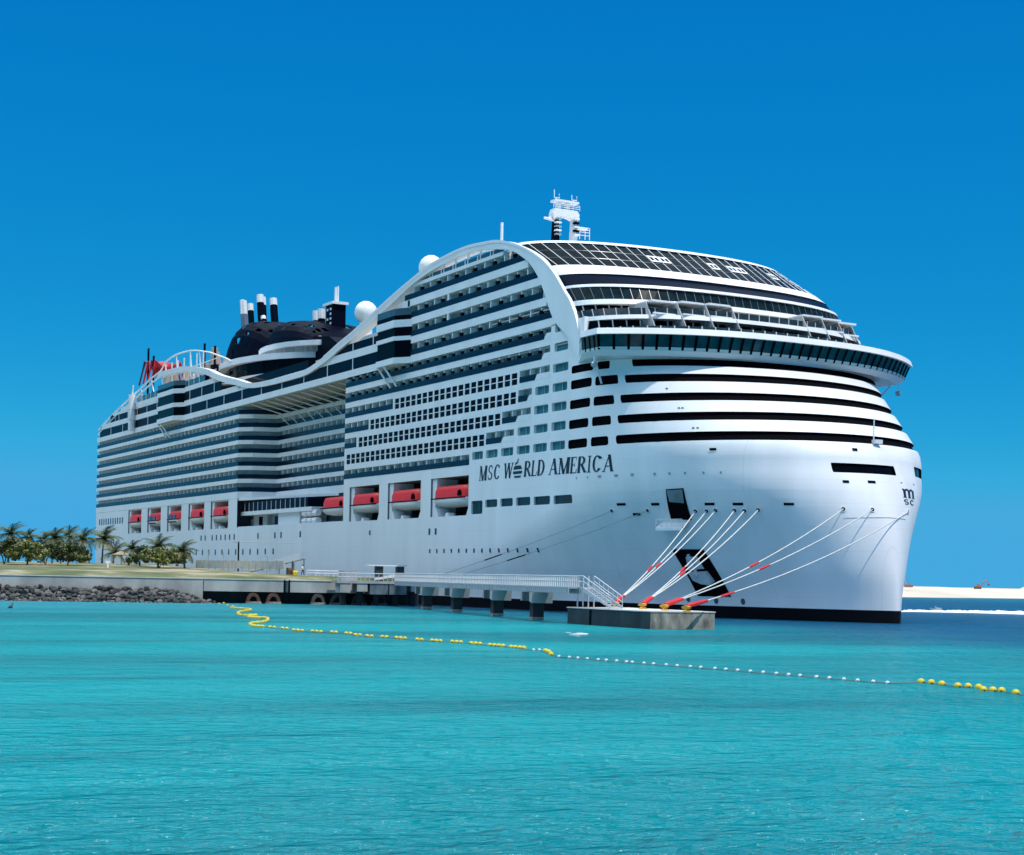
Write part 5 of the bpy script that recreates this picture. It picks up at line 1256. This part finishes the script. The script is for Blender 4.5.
# ------------------------------------------------------------------ floats of the swimming area
cx6 = lambda x, y: (180 + x / 2.56, 580 + y / 2.56)
cx7 = lambda x, y: (540 + x / 2.1157, 620 + y / 2.1157)
def floater(name, m_, a, bb, collar):
    t = thing(name, '', 'float', (0, 0, 0)); g = MB(); g.ball((0, 0, .05), a, m_, 12, 1, bb, bb); g.build('body', t, smooth=True)
    g = MB(); g.tube([(-a * 1.25, 0, .04), (a * 1.25, 0, .04)], a * .22, mat('float_collar', (.05, .05, .05), .6), 6); g.build('sleeve', t); return t
fy, fw, fb_ = floater('float', YEL, .24, .66, 1), floater('float', WFL, .125, .75, 1), floater('float', YEL, .20, .86, 1)
use = {}
line_pts = []
def put(proto, px, py, label, group):
    o = proto if id(proto) not in use else copy_tree(proto); use[id(proto)] = 1
    p = on_z(px, py, 0.0); o.location = p; o.rotation_euler = (0, 0, R(-25) + r.uniform(-.5, .5)); tag(o, label, 'float', group)
for x, n, y in ((236, 2, 123), (268, 2, 126), (302, 3, 131), (350, 3, 134), (394, 2, 136), (431, 2, 139), (455, 2, 143), (485, 2, 146), (523, 2, 148), (565, 3, 151), (613, 2, 155), (656, 3, 158), (708, 3, 161), (757, 3, 165), (810, 4, 170), (864, 4, 175)):
    for k in range(n): put(fy, *cx6(x + (k - (n - 1) / 2) * 11, y + (k - (n - 1) / 2) * .8), 'small yellow float in the far part of the float line', 'small yellow floats of the float line')
    line_pts.append(on_z(*cx6(x, y), 0))
for x, y in ((40, 57), (52, 56), (70, 58), (84, 56), (100, 62), (112, 60), (122, 66), (135, 68)): put(fy, *cx6(x, y), 'small yellow float at the quay end of the float line', 'yellow floats by the quay')
for x, y in ((936, 184), (944, 187), (950, 193)): put(fb_, *cx6(x, y), 'yellow float in the clump where yellow floats give way to white', 'clump of yellow floats')
for x in (905, 920): put(fw, *cx6(x, 181), 'small white float just before the yellow clump', 'white floats before the clump'); line_pts.append(on_z(*cx6(x, 181), 0))
xs = (40, 62, 80, 100, 123, 140, 162, 183, 195, 220, 240, 267, 290, 318, 340, 370, 393, 418, 445, 472, 500, 526, 550, 585, 612, 643, 672, 705, 735); Y7 = [(40, 79), (200, 92), (400, 107), (600, 124), (735, 135)]
def interp(x, T):
    for (a, c), (a2, c2) in zip(T, T[1:]):
        if a <= x <= a2: return c + (c2 - c) * (x - a) / (a2 - a)
for x in xs:
    y = interp(x, Y7); put(fw, *cx7(x, y), 'small white float in the middle part of the float line', 'white floats of the float line'); line_pts.append(on_z(*cx7(x, y), 0))
big = ((806, 133), (828, 135), (850, 138), (884, 142), (906, 143), (928, 145), (938, 150), (958, 151), (977, 152), (1007, 157))
for x, y in big: put(fb_, *cx7(x, y), 'large yellow float at the near right end of the float line', 'large yellow floats on the right'); line_pts.append(on_z(*cx7(x, y), 0))
line_pts.append(on_z(1040, 699, 0))
zz = [on_z(*cx6(x, y), 0) for x, y in ((130, 72), (182, 77), (150, 84), (158, 92), (196, 91), (176, 97), (222, 99), (218, 108), (182, 113), (186, 119), (216, 122))]
b = MB(); sm = smooth([tuple(p) for p in zz], 6); b.tube([(x, y, .06) for x, y, z in sm], [.13 + .05 * (i % 2) for i in range(len(sm))], YEL, 7); o_ = b.build('float_boom'); tag(o_, 'thick yellow float boom lying in zigzags near the quay', 'float boom')
b = MB(); LP = [(zz[-1].x, zz[-1].y, .02)] + [(p.x, p.y, .02) for p in line_pts]; b.tube(LP, .028, mat('float_rope', (.10, .12, .10), .8), 4); o_ = b.build('float_rope'); tag(o_, 'thin dark rope joining the floats', 'rope')

# ------------------------------------------------------------------ far right: sand bar, diggers, speedboat and its wake
SAND = mat('pale_sand', (.62, .54, .43), .95, noise=.2, nscale=.02, bump=.3)
a, e = on_z(880, 597, 0), on_z(1100, 599.5, 0); dr = (e - a); ln = dr.length; dr.normalize(); bk = Vector((-dr.y, dr.x, 0)); bk = bk if bk.dot(VD) > 0 else -bk
q = MB(); r2 = random.Random(4); rows = []
a = a - dr * 260; ln += 700
hs = [0] * 90
for i in range(90): hs[i] = 4.0 + .35 * math.sin(i * .7) + r2.uniform(-.15, .15)
for s, hz in ((0, -.4), (6, .4), (26, 2.6), (48, 1), (120, 1), (170, -.4)):
    rows.append([a + dr * (ln * i / 89) + bk * (s + r2.uniform(-2, 2)) + Vector((0, 0, hz if hz < 1 else (2.6 + r2.uniform(-.4, .4) if hz == 2.6 else hs[i]))) for i in range(90)])
q.grid(rows, SAND); q.build('sand_bar', smooth=True, kind='structure')
def on_bar(px):
    p = on_z(px, 597.5, 0); v = (p - CP); v.z = 0; return p + v.normalized() * 62 + Vector((0, 0, 4.0))
def digger(label, px, flip, s):
    t = thing('excavator', label, 'excavator', on_bar(px), math.atan2(VR.y, VR.x) + (math.pi if flip else 0)); OR = mat('digger_orange', (.35, .14, .08), .6); DK = mat('digger_dark', (.06, .06, .06), .7)
    b = MB(); b.box(-2.2 * s, 1.6 * s, -1.4 * s, 1.4 * s, -.2, .8 * s, DK); b.build('tracks', t)
    b = MB(); b.prism([(-2.4 * s, .8 * s), (1.4 * s, .8 * s), (1.4 * s, 1.6 * s), (.6 * s, 2.6 * s), (-.4 * s, 2.6 * s), (-.6 * s, 1.8 * s), (-2.4 * s, 1.7 * s)], 'y', -1.2 * s, 1.2 * s, OR); b.build('cab', t)
    b = MB(); b.tube([(1.0 * s, 0, 1.2 * s), (3.6 * s, 0, 4.4 * s), (5.4 * s, 0, 5.2 * s)], [.4 * s, .42 * s, .26 * s], OR, 6); b.build('boom', t)
    b = MB(); b.tube([(5.4 * s, 0, 5.2 * s), (6.3 * s, 0, 2.9 * s)], [.3 * s, .2 * s], OR, 6); b.build('arm', t); b = MB(); b.prism([(5.9 * s, 2.9 * s), (6.8 * s, 2.8 * s), (6.6 * s, 1.9 * s), (5.9 * s, 2.1 * s)], 'y', -.6 * s, .6 * s, DK); b.build('bucket', t)
digger('distant orange excavator with its boom bent to the right', 978, False, .80)
t = thing('drill_rig', 'distant reddish rig with a thin upright mast beside the bow', 'rig', on_bar(908.0), math.atan2(VR.y, VR.x)); b = MB(); b.box(-1.6, 1.8, -1, 1, 0, 1.2, mat('digger_orange', (.35, .14, .08))); b.build('body', t); b = MB(); b.tube([(-1.0, 0, 1), (-1.4, 0, 4.4), (-1.0, 0, 1.2)], .15, STEEL, 5); b.tube([(-1.4, 0, 4.4), (.6, 0, 1.2)], .12, mat('digger_orange', (.35, .14, .08)), 5); b.build('mast', t)
p = on_bar(1034); q = MB(); q.lathe([(9, -.5), (6, 1.2), (2, 2.6), (0, 2.9)], (0, 0, 0), SAND, 14); o_ = q.build('sand_heap'); o_.location = p; tag(o_, 'pale sand heap on the bar at the right edge', 'sand heap')
FOAM = mat('foam', (.85, .87, .88), .7)
wk = [on_z(x, y, 0) for x, y in ((880, 612.4), (910, 611.6), (940, 612.2), (970, 612.8), (1000, 613.6), (1030, 614.6), (1060, 615.6))]; q = MB(); r3 = random.Random(2); A, Bq, T = [], [], []
for i in range(120):
    s = i / 119 * (len(wk) - 1); k = min(len(wk) - 2, int(s)); p = wk[k].lerp(wk[k + 1], s - k); wd = .7 + 2.3 * (i / 119) + r3.uniform(-.5, .5); side = Vector((VD.x, VD.y, 0))
    A.append(p - side * wd + Vector((0, 0, .015))); Bq.append(p + side * wd * 1.2 + Vector((0, 0, .015))); T.append(p + Vector((0, 0, .10 + .45 * i / 119 + r3.uniform(0, .22))))
q.grid([A, T, Bq], FOAM); q.build('wake', kind='stuff')
p = on_z(936, 611.0, 0); t = thing('jet_ski', 'small white jet ski running along the white wake', 'jet ski', p, math.atan2(-VR.y, -VR.x)); b = MB(); k = .62
b.grid([[(x * k, y * k, z * k) for x, y, z in row] for row in ([(-1.6, -.5, .0), (-.6, -.55, -.1), (.6, -.5, .0), (1.4, -.25, .3), (1.9, 0, .7)], [(-1.6, -.6, .7), (-.6, -.65, .7), (.6, -.6, .75), (1.4, -.35, .85), (2.0, 0, .95)], [(-1.6, .6, .7), (-.6, .65, .7), (.6, .6, .75), (1.4, .35, .85), (2.0, 0, .95)], [(-1.6, .5, .0), (-.6, .55, -.1), (.6, .5, .0), (1.4, .25, .3), (1.9, 0, .7)])], TRIM); b.build('hull', t)
b = MB(); b.prism([(-1.0, .42), (-.1, .42), (.3, .78), (.1, .92), (-.2, .68), (-1.0, .62)], 'y', -.17, .17, mat('seat_grey', (.35, .36, .37), .5)); b.build('seat', t)
# floating bird far left, a patch of foam by the mooring block
p = on_z(10.5, 608.5, 0); t = thing('seabird', 'small dark seabird floating off the seawall at far left', 'bird', p, R(140)); FE = mat('dark_feathers', (.05, .045, .04), .8, noise=.4, nscale=8); b = MB()
bd = [(-.55, .10, .03), (-.40, .16, .09), (-.15, .20, .17), (.12, .20, .17), (.28, .24, .11), (.33, .40, .06), (.36, .55, .06), (.42, .60, .075), (.50, .59, .04), (.66, .55, .012)]
b.tube([(x, 0, z) for x, z, rr in bd], [rr for x, z, rr in bd], FE, 10); b.build('body', t, smooth=True)
q = MB(); r4 = random.Random(8)
for k in range(16):
    p = on_z(577 + r4.gauss(0, 5), 634 + r4.gauss(0, .8), .012); q.face([(p.x + .35 * math.cos(j * 1.05) * r4.uniform(.5, 1.2), p.y + .35 * math.sin(j * 1.05) * r4.uniform(.5, 1.2), .012 + .02 * k / 16) for j in range(6)], FOAM)
q.build('foam', kind='stuff')
